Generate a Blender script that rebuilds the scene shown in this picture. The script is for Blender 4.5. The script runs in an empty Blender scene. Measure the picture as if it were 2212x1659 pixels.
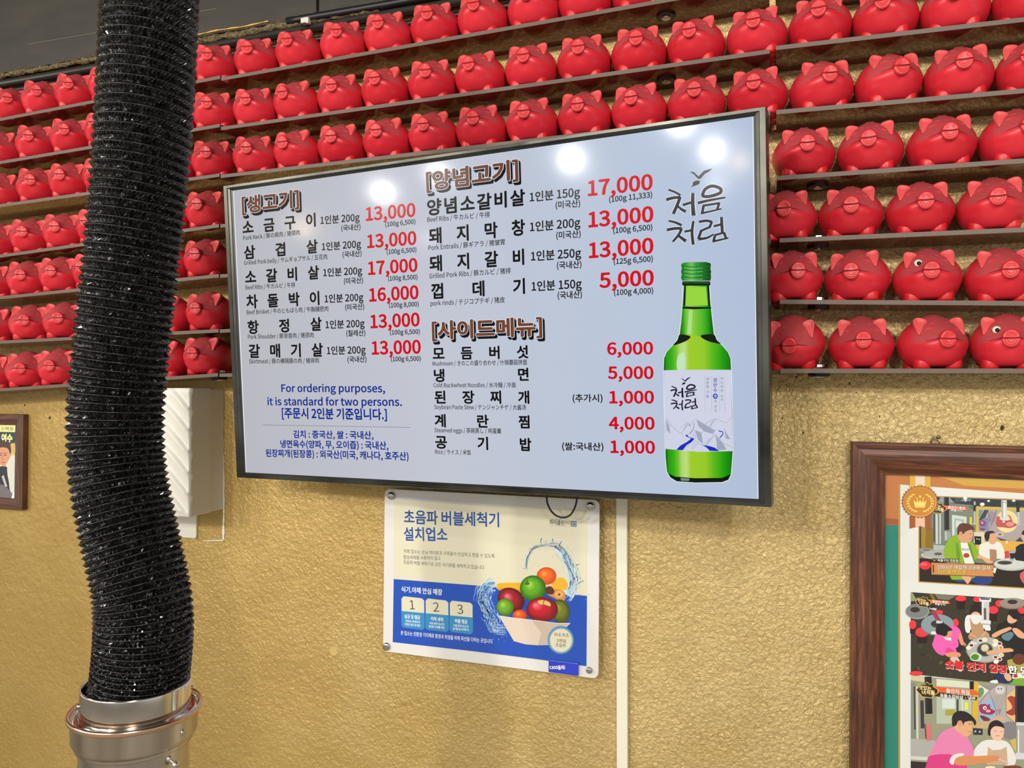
import bpy, bmesh, math, random
import numpy as np
from mathutils import Vector, Matrix, noise
from mathutils.geometry import tessellate_polygon

# ------------------------------------------------------------------ camera, world, lights, exposure
F_PX, CX, CY = 1660.0, 1106.0, 829.5
YAW, PITCH = math.radians(18.7), math.radians(0.9)
EYE = Vector((0.0, -1.5, 1.5))
FW = Vector((-math.sin(YAW) * math.cos(PITCH), math.cos(YAW) * math.cos(PITCH), math.sin(PITCH)))
RT = Vector((math.cos(YAW), math.sin(YAW), 0))
UP = RT.cross(FW)

sc = bpy.context.scene
ROOT = sc.collection
class _Later:
    """objects are linked together at the end, which keeps the lettering step quick"""
    def __init__(self): self.todo = []; self.objects = self
    def link(self, o): self.todo.append(o)
    def flush(self):
        for o in self.todo: ROOT.objects.link(o)
        self.todo = []
COL = _Later()
cam_data = bpy.data.cameras.new('camera')
cam_data.sensor_width = 36.0
cam_data.lens = 36.0 * F_PX / 2212.0
cam_data.clip_start = 0.02
cam = bpy.data.objects.new('camera', cam_data)
cam.location = EYE
cam.rotation_euler = Matrix((RT, UP, -FW)).transposed().to_euler()
COL.objects.link(cam)
sc.camera = cam

sc.view_settings.view_transform = 'Standard'
sc.view_settings.look = 'None'
sc.view_settings.gamma = 1.0
sc.view_settings.use_curve_mapping = False
sc.view_settings.exposure = 0.0

world = bpy.data.worlds.new('world')
sc.world = world
world.use_nodes = True
world.node_tree.nodes['Background'].inputs[0].default_value = (1.0, 0.975, 0.93, 1)
world.node_tree.nodes['Background'].inputs[1].default_value = 0.74

# ceiling lamps of the room behind the camera, the last an added fill for the left pigs: x, y, z, watts, colour, radius
WHITE, WARM = (1.0, 0.96, 0.9), (1.0, 0.72, 0.4)
LAMPS = [(-1.07, -3.42, 2.6, 50, WHITE, .075), (-2.04, -4.06, 2.6, 70, WHITE, .07), (-1.17, -4.5, 2.6, 55, WHITE, .08),
         (-1.14, -5.19, 2.6, 20, WARM, .08), (-3.0, -3.82, 2.6, 40, WHITE, .06), (-3.84, -4.23, 2.6, 62, WHITE, .08),
         (-6.12, -5.64, 2.6, 34, WARM, .12), (-1.6, -6.29, 2.6, 22, WHITE, .07), (-6.4, -8.43, 2.6, 20, WHITE, .09), (1.1, -3.4, 2.6, 80, WHITE, .08),
         (2.1, -4.6, 2.6, 60, WHITE, .09), (0.4, -2.2, 2.75, 22, WHITE, .08), (-3.3, -2.1, 2.6, 42, WHITE, .08)]
for i, (x, y, z, w, c, r) in enumerate(LAMPS):
    ld = bpy.data.lights.new('ceiling_or_fill_lamp', 'AREA')
    ld.shape = 'DISK'; ld.size = 1.5 * r; ld.energy = w * 0.42; ld.color = c
    lo = bpy.data.objects.new('ceiling_or_fill_lamp', ld)
    lo.location = (x, y, z)
    d = Vector((-0.3, 0, 1.5)) - Vector((x, y, z))
    lo.rotation_euler = d.to_track_quat('-Z', 'Y').to_euler()
    COL.objects.link(lo)

# ------------------------------------------------------------------ helpers
def ray(px, py):
    return (FW + RT * ((px - CX) / F_PX) - UP * ((py - CY) / F_PX)).normalized()
def at(px, py, y=0.0):
    d = ray(px, py); t = (y - EYE.y) / d.y
    return EYE + d * t

def lin(c):
    return tuple(((v / 255.0) / 12.92 if v / 255.0 <= 0.04045 else ((v / 255.0 + 0.055) / 1.055) ** 2.4) for v in c)

MATS = {}
def mat(name, rgb=(200, 200, 200), rough=0.5, metal=0.0, spec=0.5, emit=None, es=1.0, coat=0.0, linear=None):
    if name in MATS: return MATS[name]
    m = bpy.data.materials.new(name); m.use_nodes = True
    b = m.node_tree.nodes['Principled BSDF']
    c = linear if linear else lin(rgb)
    b.inputs['Base Color'].default_value = (*c, 1)
    b.inputs['Roughness'].default_value = rough
    b.inputs['Metallic'].default_value = metal
    b.inputs['Specular IOR Level'].default_value = spec
    b.inputs['Coat Weight'].default_value = coat
    if emit is not None:
        b.inputs['Emission Color'].default_value = (*lin(emit), 1)
        b.inputs['Emission Strength'].default_value = es
    MATS[name] = m
    return m

def N(m, t, **kw):
    n = m.node_tree.nodes.new(t)
    for k, v in kw.items():
        if hasattr(n, k): setattr(n, k, v)
        else: n.inputs[k].default_value = v
    return n
def L(m, a, b): m.node_tree.links.new(a, b)
def bsdf(m): return m.node_tree.nodes['Principled BSDF']
def ramp(m, stops):
    r = N(m, 'ShaderNodeValToRGB')
    e = r.color_ramp.elements
    while len(e) < len(stops): e.new(0.5)
    for i, (p, c) in enumerate(stops):
        e[i].position = p; e[i].color = (*lin(c), 1)
    return r
def math_n(m, op, a, b=None):
    n = N(m, 'ShaderNodeMath', operation=op)
    for i, v in enumerate((a, b)):
        if v is None: continue
        if isinstance(v, (int, float)): n.inputs[i].default_value = v
        else: L(m, v, n.inputs[i])
    return n.outputs[0]

def link(name, me, m=None, parent=None, smooth=False, M=None):
    if m is not None:
        for k in (m if isinstance(m, (list, tuple)) else [m]): me.materials.append(k)
    if smooth:
        for p in me.polygons: p.use_smooth = True
    o = bpy.data.objects.new(name, me); COL.objects.link(o)
    if parent is not None: o.parent = parent
    if M is not None: o.matrix_local = M
    return o
def build(name, bm, m=None, parent=None, smooth=False, M=None):
    bmesh.ops.recalc_face_normals(bm, faces=bm.faces)
    me = bpy.data.meshes.new(name); bm.to_mesh(me); bm.free()
    return link(name, me, m, parent, smooth, M)
def tag(o, label=None, cat=None, group=None, kind=None):
    for k, v in (('label', label), ('category', cat), ('group', group), ('kind', kind)):
        if v: o[k] = v
    return o
def empty(name, M, label=None, cat=None, group=None, kind=None):
    o = bpy.data.objects.new(name, None); o.empty_display_size = 0.05
    COL.objects.link(o); o.matrix_world = M
    return tag(o, label, cat, group, kind)
def frame_matrix(o, ux, uy, n):
    return Matrix.Translation(Vector(o)) @ Matrix((Vector(ux), Vector(uy), Vector(n))).transposed().to_4x4()

def box(bm, x0, x1, y0, y1, z0, z1, bev=0.0, seg=2, mi=0):
    r = bmesh.ops.create_cube(bm, size=1.0)
    vs = r['verts']
    for v in vs:
        v.co = Vector(((x0 + x1) / 2 + v.co.x * (x1 - x0), (y0 + y1) / 2 + v.co.y * (y1 - y0), (z0 + z1) / 2 + v.co.z * (z1 - z0)))
    fs = list({f for v in vs for f in v.link_faces})
    for f in fs: f.material_index = mi
    if bev > 0:
        es = list({e for v in vs for e in v.link_edges})
        bmesh.ops.bevel(bm, geom=es, offset=bev, segments=seg, profile=0.5, affect='EDGES')
def bx(name, dims, m, parent=None, bev=0.0, smooth=False):
    bm = bmesh.new(); box(bm, *dims, bev=bev)
    return build(name, bm, m, parent, smooth)
def lathe(bm, prof, seg=48, M=None, close=False):
    rings = []
    for (r, z) in prof:
        rings.append([bm.verts.new((r * math.cos(2 * math.pi * k / seg), r * math.sin(2 * math.pi * k / seg), z)) for k in range(seg)])
    for a, b in zip(rings, rings[1:]):
        for k in range(seg):
            bm.faces.new((a[k], a[(k + 1) % seg], b[(k + 1) % seg], b[k]))
    if close:
        bm.faces.new(rings[0][::-1]); bm.faces.new(rings[-1])
    if M is not None:
        for ring in rings:
            for v in ring: v.co = M @ v.co
def tube(bm, pts, r, seg=8, caps=True):
    pts = [Vector(p) for p in pts]
    rr = r if isinstance(r, (list, tuple)) else [r] * len(pts)
    rings = []; up = None
    for i, p in enumerate(pts):
        t = (pts[min(i + 1, len(pts) - 1)] - pts[max(i - 1, 0)]).normalized()
        if up is None: up = t.orthogonal().normalized()
        up = (up - t * up.dot(t)).normalized(); s = t.cross(up)
        rings.append([bm.verts.new(p + (up * math.cos(2 * math.pi * k / seg) + s * math.sin(2 * math.pi * k / seg)) * rr[i]) for k in range(seg)])
    for a, b in zip(rings, rings[1:]):
        for k in range(seg): bm.faces.new((a[k], a[(k + 1) % seg], b[(k + 1) % seg], b[k]))
    if caps: bm.faces.new(rings[0][::-1]); bm.faces.new(rings[-1])

# ------------------------------------------------------------------ lettering: every distinct string is shaped once
FONT_CACHE = {}
FONTS = {}
def font(name):
    """Blender's own bundled typeface; without it the built-in font is used."""
    if name is None: return None
    if name not in FONTS:
        import os
        try: FONTS[name] = bpy.data.fonts.load(os.path.join(bpy.utils.resource_path('LOCAL'), 'datafiles', 'fonts', 'Noto Sans CJK Regular.woff2'))
        except Exception: FONTS[name] = None
    return FONTS[name]
def shape_lines(lines, off, f, res=3):
    """all the strings at once, one to a line, then taken apart again by line"""
    cu = bpy.data.curves.new('lettering', 'FONT')
    cu.body = '\n'.join(['H', 'H'] + lines); cu.size = 1.0; cu.resolution_u = res; cu.offset = off; cu.space_line = 3.0
    if f is not None: cu.font = f
    cu.dimensions = '2D'; cu.fill_mode = 'BOTH'
    o = bpy.data.objects.new('lettering', cu); ROOT.objects.link(o)
    dg = bpy.context.evaluated_depsgraph_get(); dg.update()
    me = bpy.data.meshes.new_from_object(o.evaluated_get(dg))
    vs = np.array([v.co[:2] for v in me.vertices])
    fs = [tuple(p.vertices) for p in me.polygons]
    bpy.data.objects.remove(o); bpy.data.curves.remove(cu); bpy.data.meshes.remove(me)
    top = vs[:, 1].max()
    # the two capital Hs give cap height and line step
    ys = sorted({round(float(y), 4) for y in vs[:, 1]}, reverse=True)
    cap = top - off
    nxt = max(y for y in ys if y < -.25)           # top of the second H
    step = (top - nxt)
    out = []
    line_of = np.floor((top + .35 * cap - vs[:, 1]) / step + .0).astype(int)
    for i in range(len(lines)):
        idx = np.nonzero(line_of == i + 2)[0]; mp = {int(j): k for k, j in enumerate(idx)}
        sub = vs[idx].copy() if len(idx) else np.zeros((0, 2))
        if len(idx): sub[:, 1] += step * (i + 2)
        out.append((sub, [tuple(mp[j] for j in f_) for f_ in fs if f_[0] in mp]))
    return out, cap
CAP = {}
def prefetch(keys):
    todo = {}
    for s, off, fn in keys:
        if (s, off, fn) not in FONT_CACHE and s not in todo.setdefault((off, fn), []): todo[(off, fn)].append(s)
    for (off, fn), lines in todo.items():
        if not lines: continue
        f = font(fn)
        if fn not in CAP: CAP[fn] = shape_lines(['H'], 0.0, f)[1]
        k = 0.733 / CAP[fn] if fn else 1.0
        res, _ = shape_lines(lines, off / k, f)
        for s, (vs, fs) in zip(lines, res): FONT_CACHE[(s, off, fn)] = (vs * k, fs)
def glyphs(s, off=0.0, fn=None):
    """regular weight outline overprinted round a small circle gives the heavier weights"""
    vs, fs = FONT_CACHE[(s, 0.0, fn)]
    if off <= 0 or not len(vs): return [(vs, fs)]
    n = 8 if off < .04 else 14
    return [(vs, fs)] + [(vs + off * np.array((math.cos(2 * math.pi * k / n), math.sin(2 * math.pi * k / n))), fs) for k in range(n)]

def smooth_pts(pts, n=6, closed=True):
    P = [Vector(p) for p in pts]; out = []
    k = len(P)
    rng = range(k) if closed else range(k - 1)
    for i in rng:
        p0, p1, p2, p3 = (P[(i - 1) % k], P[i], P[(i + 1) % k], P[(i + 2) % k]) if closed else (P[max(i - 1, 0)], P[i], P[i + 1], P[min(i + 2, k - 1)])
        for j in range(n):
            t = j / n
            out.append(0.5 * ((2 * p1) + (p2 - p0) * t + (2 * p0 - 5 * p1 + 4 * p2 - p3) * t * t + (3 * p1 - p0 - 3 * p2 + p3) * t ** 3))
    if not closed: out.append(P[-1])
    return out

class Surf:
    """A printed or lit flat surface. Local x, y in metres on the surface, z = stacking of the ink layers.
    Artwork is drafted in the photograph's pixels and carried onto the surface by project()."""
    STEP = 0.000012
    def __init__(self, parent, project, base=0.0, prefix=''):
        self.parent, self.project, self.base, self.prefix = parent, project, base, prefix
        self.groups = {}; self.jobs = []; self.layer = 0; self.o = (0.0, 0.0, 1.0)
    def frame(self, ox=0.0, oy=0.0, s=1.0): self.o = (ox, oy, s)
    def px(self, p): return (self.o[0] + p[0] / self.o[2], self.o[1] + p[1] / self.o[2])
    def uv(self, p): return self.project(*self.px(p))
    def add(self, name, m, verts, faces, layer):
        g = self.groups.setdefault((name, m.name), (m, [], []))
        n = len(g[1]); z = self.base + layer * self.STEP
        g[1].extend([(float(x), float(y), z) for x, y in verts])
        g[2].extend([tuple(i + n for i in f) for f in faces])
    def poly(self, name, m, pts, layer=None, smooth=0):
        if layer is None: self.layer += 1; layer = self.layer
        if smooth: pts = [tuple(v) for v in smooth_pts([(*p, 0) for p in pts], smooth)]; pts = [p[:2] for p in pts]
        uv = [self.uv(p) for p in pts]
        tris = tessellate_polygon([[Vector((a, b, 0)) for a, b in uv]])
        out = []
        for t in tris:
            a, b, c = (uv[i] for i in t)
            if (b[0] - a[0]) * (c[1] - a[1]) - (b[1] - a[1]) * (c[0] - a[0]) < 0: t = t[::-1]
            out.append(tuple(t))
        self.add(name, m, uv, out, layer)
    def ell(self, name, m, cx, cy, rx, ry, layer=None, rot=0.0, n=28, a0=0, a1=360):
        r = math.radians(rot); pts = []
        for k in range(n):
            a = math.radians(a0 + (a1 - a0) * k / (n if a1 - a0 == 360 else n - 1)); x, y = rx * math.cos(a), ry * math.sin(a)
            pts.append((cx + x * math.cos(r) - y * math.sin(r), cy + x * math.sin(r) + y * math.cos(r)))
        self.poly(name, m, pts, layer)
    def line(self, name, m, pts, w, layer=None, smooth=0, w2=None):
        if layer is None: self.layer += 1; layer = self.layer
        if smooth: pts = [tuple(v)[:2] for v in smooth_pts([(*p, 0) for p in pts], smooth, closed=False)]
        k = len(pts); left, right = [], []
        for i, p in enumerate(pts):
            a, b = pts[max(i - 1, 0)], pts[min(i + 1, k - 1)]
            dx, dy = b[0] - a[0], b[1] - a[1]; l = math.hypot(dx, dy) or 1
            ww = (w if w2 is None else w + (w2 - w) * i / (k - 1)) / 2
            left.append((p[0] - dy / l * ww, p[1] + dx / l * ww)); right.append((p[0] + dy / l * ww, p[1] - dx / l * ww))
        vs = [self.uv(p) for p in left + right]
        self.add(name, m, vs, [(i, i + 1, k + i + 1, k + i) for i in range(k - 1)], layer)
    def text(self, name, m, s, p0, p1, em, off=0.0, layer=None, shift=(0, 0), fn='sans'):
        """Baseline from p0 to p1 (outer edges of the ink), em = height of the em square in photo px."""
        if layer is None: self.layer += 1; layer = self.layer
        self.jobs.append((self._text, (name, m, s, p0, p1, em, off, layer, shift, fn, self.o), [(s, 0.0, fn)]))
    def _text(self, name, m, s, p0, p1, em, off, layer, shift, fn, o):
        self.o = o
        copies = glyphs(s, off, fn); v0 = copies[0][0]
        if not len(v0): return
        xa, xb = v0[:, 0].min(), v0[:, 0].max()
        a = np.array(self.uv(p0)); b = np.array(self.uv(p1)); d = b - a; l = np.hypot(*d); d = d / l
        t = np.array(self.uv((p0[0], p0[1] - em))); h = abs((t - a) @ np.array((-d[1], d[0])))
        sx = l / (xb - xa)
        e = np.array((-d[1], d[0]))
        for k, (vs, fs) in enumerate(copies):
            self.add(name, m, a + np.outer((vs[:, 0] - xa) * sx, d) + np.outer(vs[:, 1] * h, e), fs, layer + k * .03)
    def chars(self, name, m, s, c0, c1, emw, emh, off=0.0, layer=None):
        """Single characters whose cell centres run evenly from c0 to c1."""
        if layer is None: self.layer += 1; layer = self.layer
        self.jobs.append((self._chars, (name, m, s, c0, c1, emw, emh, off, layer, self.o), [(ch, 0.0, 'sans') for ch in s]))
    def _chars(self, name, m, s, c0, c1, emw, emh, off, layer, o):
        self.o = o
        n = len(s)
        for i, ch in enumerate(s):
            k = i / max(n - 1, 1); c = (c0[0] + (c1[0] - c0[0]) * k, c0[1] + (c1[1] - c0[1]) * k)
            sl = (c1[1] - c0[1]) / ((c1[0] - c0[0]) or 1)
            u = np.array(self.uv(c)); a = np.array(self.uv((c[0] + emw, c[1] + emw * sl))); t = np.array(self.uv((c[0], c[1] - emh)))
            w, h = np.hypot(*(a - u)), np.hypot(*(t - u)); d = (a - u) / w; e = np.array((-d[1], d[0]))
            for q, (vs, fs) in enumerate(glyphs(ch, off, 'sans')):
                self.add(name, m, u + np.outer((vs[:, 0] - .46) * w, d) + np.outer((vs[:, 1] - .33) * h, e), fs, layer + q * .03)
    def finish(self):
        prefetch([k for j in self.jobs for k in j[2]])
        for f, a, _ in self.jobs: f(*a)
        for (name, _), (m, v, f) in self.groups.items():
            me = bpy.data.meshes.new(name); me.from_pydata(v, [], f); me.update()
            link(name, me, m, self.parent)['kind'] = 'stuff'

# ------------------------------------------------------------------ wall, upper cladding, floor, ceiling
gold = mat('gold_plaster', (176, 136, 62), rough=0.42, metal=0.35)
tc = N(gold, 'ShaderNodeTexCoord'); ob = tc.outputs['Object']
n1 = N(gold, 'ShaderNodeTexNoise'); n1.inputs['Scale'].default_value = 125; n1.inputs['Detail'].default_value = 3; n1.inputs['Roughness'].default_value = .55; n1.inputs['Distortion'].default_value = .7
n2 = N(gold, 'ShaderNodeTexNoise'); n2.inputs['Scale'].default_value = 5.0; n2.inputs['Detail'].default_value = 4
n3 = N(gold, 'ShaderNodeTexNoise'); n3.inputs['Scale'].default_value = 1.3; n3.inputs['Detail'].default_value = 2
vo = N(gold, 'ShaderNodeTexVoronoi'); vo.inputs['Scale'].default_value = 70; vo.feature = 'SMOOTH_F1'
for n in (n1, n2, n3, vo): L(gold, ob, n.inputs['Vector'])
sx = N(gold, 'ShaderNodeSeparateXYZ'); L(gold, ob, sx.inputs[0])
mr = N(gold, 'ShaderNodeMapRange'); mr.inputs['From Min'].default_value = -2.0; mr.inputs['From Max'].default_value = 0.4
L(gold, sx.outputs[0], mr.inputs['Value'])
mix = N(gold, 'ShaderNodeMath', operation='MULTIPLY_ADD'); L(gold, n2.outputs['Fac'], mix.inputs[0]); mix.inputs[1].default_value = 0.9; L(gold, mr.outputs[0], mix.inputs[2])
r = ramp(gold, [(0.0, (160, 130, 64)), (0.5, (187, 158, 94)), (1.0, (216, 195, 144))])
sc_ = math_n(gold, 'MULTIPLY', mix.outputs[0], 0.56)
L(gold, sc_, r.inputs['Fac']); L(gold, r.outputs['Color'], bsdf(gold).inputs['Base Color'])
amp = N(gold, 'ShaderNodeMapRange'); amp.inputs['From Min'].default_value = 0.25; amp.inputs['From Max'].default_value = 0.8; amp.inputs['To Min'].default_value = .13; amp.inputs['To Max'].default_value = .8
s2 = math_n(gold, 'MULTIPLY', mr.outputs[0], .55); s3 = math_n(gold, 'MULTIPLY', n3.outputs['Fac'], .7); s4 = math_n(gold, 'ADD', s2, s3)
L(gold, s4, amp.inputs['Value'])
hh = math_n(gold, 'MULTIPLY', n1.outputs['Fac'], amp.outputs[0])
h2 = math_n(gold, 'MULTIPLY', vo.outputs['Distance'], 0.22)
h3 = math_n(gold, 'MULTIPLY', n2.outputs['Fac'], 1.3)
hs = math_n(gold, 'ADD', math_n(gold, 'ADD', hh, h2), h3)
bp = N(gold, 'ShaderNodeBump'); bp.inputs['Strength'].default_value = 1.0; bp.inputs['Distance'].default_value = 0.0065
L(gold, hs, bp.inputs['Height']); L(gold, bp.outputs[0], bsdf(gold).inputs['Normal'])
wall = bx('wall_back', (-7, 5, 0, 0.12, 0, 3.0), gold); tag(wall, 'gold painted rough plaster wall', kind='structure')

dirt = mat('wall_dirt', (60, 45, 22), rough=.9)
bm = bmesh.new(); rnd = random.Random(3)
for px, py, s in [(108, 903, 7), (200, 873, 3), (54, 875, 4), (1900, 900, 3), (1835, 829, 3), (1720, 815, 3), (1690, 903, 3), (2165, 925, 6), (1735, 935, 3), (1850, 848, 2)]:
    c = at(px, py, 0)
    k = 7; vs = []
    for j in range(k):
        a = 2 * math.pi * j / k; rr_ = s * 0.0007 * rnd.uniform(.5, 1.2)
        vs.append(bm.verts.new((c.x + rr_ * math.cos(a) * .7, -0.0012, c.z + rr_ * math.sin(a) * 1.2)))
    bm.faces.new(vs)
tag(build('paint_chip', bm, dirt, wall), kind='stuff')
whitep = mat('white_paint', (232, 226, 205), rough=.5)
bm = bmesh.new()
for a, b, w in [((482, 848), (484, 1100), .004), ((484, 1100), (483, 1165), .006), ((483, 1167), (440, 1168), .003)]:
    A, B = at(*a), at(*b); d = (B - A).normalized(); s = Vector((-d.z, 0, d.x)) * w / 2
    nseg = 14; prev = None
    for j in range(nseg + 1):
        p = A.lerp(B, j / nseg); ww = rnd.uniform(.5, 1.3)
        q = [bm.verts.new(p + s * ww + Vector((0, -.0012, 0))), bm.verts.new(p - s * ww + Vector((0, -.0012, 0)))]
        if prev: bm.faces.new((prev[0], q[0], q[1], prev[1]))
        prev = q
build('paint_edge', bm, whitep, wall)

dark = mat('dark_cladding', (66, 60, 50), rough=.55)
n1 = N(dark, 'ShaderNodeTexNoise'); n1.inputs['Scale'].default_value = 14; n1.inputs['Detail'].default_value = 6
tc = N(dark, 'ShaderNodeTexCoord'); mp = N(dark, 'ShaderNodeMapping'); mp.inputs['Scale'].default_value = (.5, 1, 2)
L(dark, tc.outputs['Object'], mp.inputs[0]); L(dark, mp.outputs[0], n1.inputs['Vector'])
r = ramp(dark, [(0.3, (36, 33, 27)), (0.7, (52, 46, 37))]); L(dark, n1.outputs['Fac'], r.inputs['Fac']); L(dark, r.outputs[0], bsdf(dark).inputs['Base Color'])
trim = empty('trim_1', Matrix.Identity(4), 'dark grey cladding boards across the top of the gold wall', kind='structure')
zb = 2.348; xs = at(685, 14, -.03).x
bx('board', (-7, xs - .0025, -.030, -.001, zb, 3.0), dark, trim, bev=.002)
bx('board', (xs + .0025, 5, -.028, -.001, zb + .003, 3.0), dark, trim, bev=.002)
bm = bmesh.new()
for a, b in (((60, 96), (214, 70)), ((425, 26), (468, 19)), ((300, 60), (340, 54))):
    A, B = at(*a, -.0306), at(*b, -.0306)
    for s in (0,):
        bm.faces.new([bm.verts.new(v) for v in (A, B, B + Vector((0, 0, .0012)), A + Vector((0, 0, .0012)))])
build('scratch', bm, mat('scratch', (110, 100, 82), rough=.7), trim)
floor = bx('floor', (-7, 5, -8, 0, -.1, 0), mat('floor_concrete', (170, 162, 150), rough=.6)); tag(floor, kind='structure')
ceil = bx('ceiling', (-7, 5, -8, 0, 3.0, 3.1), mat('ceiling_dark', (70, 66, 60), rough=.8)); tag(ceil, kind='structure')

# ------------------------------------------------------------------ pipes and dusty lagging under the cladding
rubber = mat('black_rubber', (22, 22, 24), rough=.42)
dustm = mat('brown_dust', (96, 84, 56), rough=1.0)
nn = N(dustm, 'ShaderNodeTexNoise'); nn.inputs['Scale'].default_value = 160; nn.inputs['Detail'].default_value = 5
r = ramp(dustm, [(.3, (46, 40, 26)), (.65, (128, 112, 76))]); L(dustm, nn.outputs['Fac'], r.inputs['Fac']); L(dustm, r.outputs[0], bsdf(dustm).inputs['Base Color'])
tc = N(dustm, 'ShaderNodeTexCoord'); L(dustm, tc.outputs['Object'], nn.inputs['Vector'])

bm = bmesh.new()
x0, x1, pitch, rad = -2.1, -.2, .0042, .0098
k = int((x1 - x0) / (pitch / 2)); seg = 12; prev = None
def pipe_z(x): return 2.3235 + .006 * (x + 2.1) / 1.9 + .0015 * math.sin(x * 5)
for i in range(k + 1):
    x = x0 + i * pitch / 2; rr_ = rad if i % 2 else rad * .74
    ring = [bm.verts.new((x, -.022 + rr_ * math.cos(2 * math.pi * j / seg), pipe_z(x) + rr_ * math.sin(2 * math.pi * j / seg))) for j in range(seg)]
    if prev:
        for j in range(seg): bm.faces.new((prev[j], prev[(j + 1) % seg], ring[(j + 1) % seg], ring[j]))
    prev = ring
tag(build('corrugated_conduit', bm, mat('grey_rubber', (58, 55, 50), rough=.35)), 'thin black corrugated conduit running along the wall above the top pigs', 'conduit')
bm = bmesh.new()
tube(bm, [(x, -.034, 2.3445 + .004 * math.sin(3 * x)) for x in np.linspace(-1.03, -.25, 24)], .0085, 12)
tag(build('insulated_pipe', bm, rubber, smooth=True), 'smooth black pipe lying above the corrugated conduit, under the dark boards', 'pipe')
bm = bmesh.new()
tube(bm, [(x, -.012, 2.303 + .004 * math.sin(2 * x) + .006 * (x + 2.1) / 1.9) for x in np.linspace(-2.1, -.2, 40)], .0075, 10)
tag(build('wall_cable', bm, rubber, smooth=True), 'smooth black cable running along the wall just under the corrugated conduit', 'cable')
bm = bmesh.new(); rnd = random.Random(5)
def lag(bm, xa, xb, y, z, r0, r1, seed):
    pts = []; rr = []
    n = int((xb - xa) / .006)
    for i in range(n + 1):
        x = xa + (xb - xa) * i / n
        pts.append((x, y + .002 * noise.noise((x * 30, seed, 0)), z + .003 * noise.noise((x * 22, seed, 3)) ))
        rr.append(r0 + (r1 - r0) * (.5 + noise.noise((x * 45, seed, 7))))
    tube(bm, pts, rr, 10)
    for v in bm.verts: v.co += Vector(noise.noise_vector(v.co * 220)) * .0013
lag(bm, -2.1, -.25, -.026, 2.343, .0035, .0085, 1)
lag(bm, -1.35, -.8, -.030, 2.338, .004, .009, 9)
for i in range(260):
    x = rnd.uniform(-2.0, -.3); z = 2.341 + rnd.uniform(-.006, .012); p = Vector((x, -.038, z)); pts = [p.copy()]
    for j in range(3): p += Vector((rnd.uniform(-.006, .006), rnd.uniform(-.002, .001), rnd.uniform(-.003, .004))); pts.append(p.copy())
    tube(bm, pts, .0005, 3, caps=False)
tag(build('dusty_lagging', bm, dustm), 'lumpy dust covered lagging along the bottom edge of the dark boards', 'lagging', kind='stuff')
bm = bmesh.new()
tube(bm, [(x, -.042, 2.3475 + .0012 * math.sin(40 * x)) for x in np.linspace(-1.29, -1.075, 16)], [.0022 + .001 * math.sin(i * 1.7) for i in range(16)], 8)
tag(build('copper_wire', bm, mat('brass_wire', (196, 158, 84), rough=.35, metal=.6), smooth=True), 'bare brassy wire in the dust beside the black hose', 'wire')
c = at(658, 44, -.045)
t = empty('pipe_clip', Matrix.Translation(c), 'small white plastic clip on the dusty pipe above the pigs', 'clip')
bx('strap', (-.009, .009, -.003, .012, -.006, .006), mat('clip_white', (205, 200, 190), rough=.5), t, bev=.002)
bx('tab', (.0065, .0125, -.005, .004, -.0095, .004), mat('clip_white'), t, bev=.001)

# ------------------------------------------------------------------ tinted glass shelves
glass = bpy.data.materials.new('smoked_glass'); glass.use_nodes = True; MATS['smoked_glass'] = glass
nt = glass.node_tree; nt.nodes.remove(nt.nodes['Principled BSDF'])
tr = nt.nodes.new('ShaderNodeBsdfTransparent'); tr.inputs[0].default_value = (.50, .33, .24, 1)
gl = nt.nodes.new('ShaderNodeBsdfGlossy'); gl.inputs['Roughness'].default_value = .06; gl.inputs[0].default_value = (.9, .85, .8, 1)
df = nt.nodes.new('ShaderNodeBsdfDiffuse'); df.inputs[0].default_value = (*lin((158, 84, 60)), 1)
fr = nt.nodes.new('ShaderNodeFresnel'); fr.inputs[0].default_value = 1.5
m0 = nt.nodes.new('ShaderNodeMixShader'); m0.inputs[0].default_value = .34
m1 = nt.nodes.new('ShaderNodeMixShader'); out = nt.nodes['Material Output']
nt.links.new(tr.outputs[0], m0.inputs[1]); nt.links.new(df.outputs[0], m0.inputs[2])
nt.links.new(fr.outputs[0], m1.inputs[0]); nt.links.new(m0.outputs[0], m1.inputs[1]); nt.links.new(gl.outputs[0], m1.inputs[2]); nt.links.new(m1.outputs[0], out.inputs[0])
edge = mat('glass_edge', (142, 124, 108), rough=.5)
nn = N(edge, 'ShaderNodeTexNoise'); nn.inputs['Scale'].default_value = 240
r = ramp(edge, [(.35, (78, 66, 56)), (.7, (116, 102, 88))]); L(edge, nn.outputs['Fac'], r.inputs['Fac']); L(edge, r.outputs[0], bsdf(edge).inputs['Base Color'])
steel = mat('steel', (190, 190, 188), rough=.22, metal=1.0)
blackm = mat('black_plastic', (18, 18, 18), rough=.4)

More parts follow.
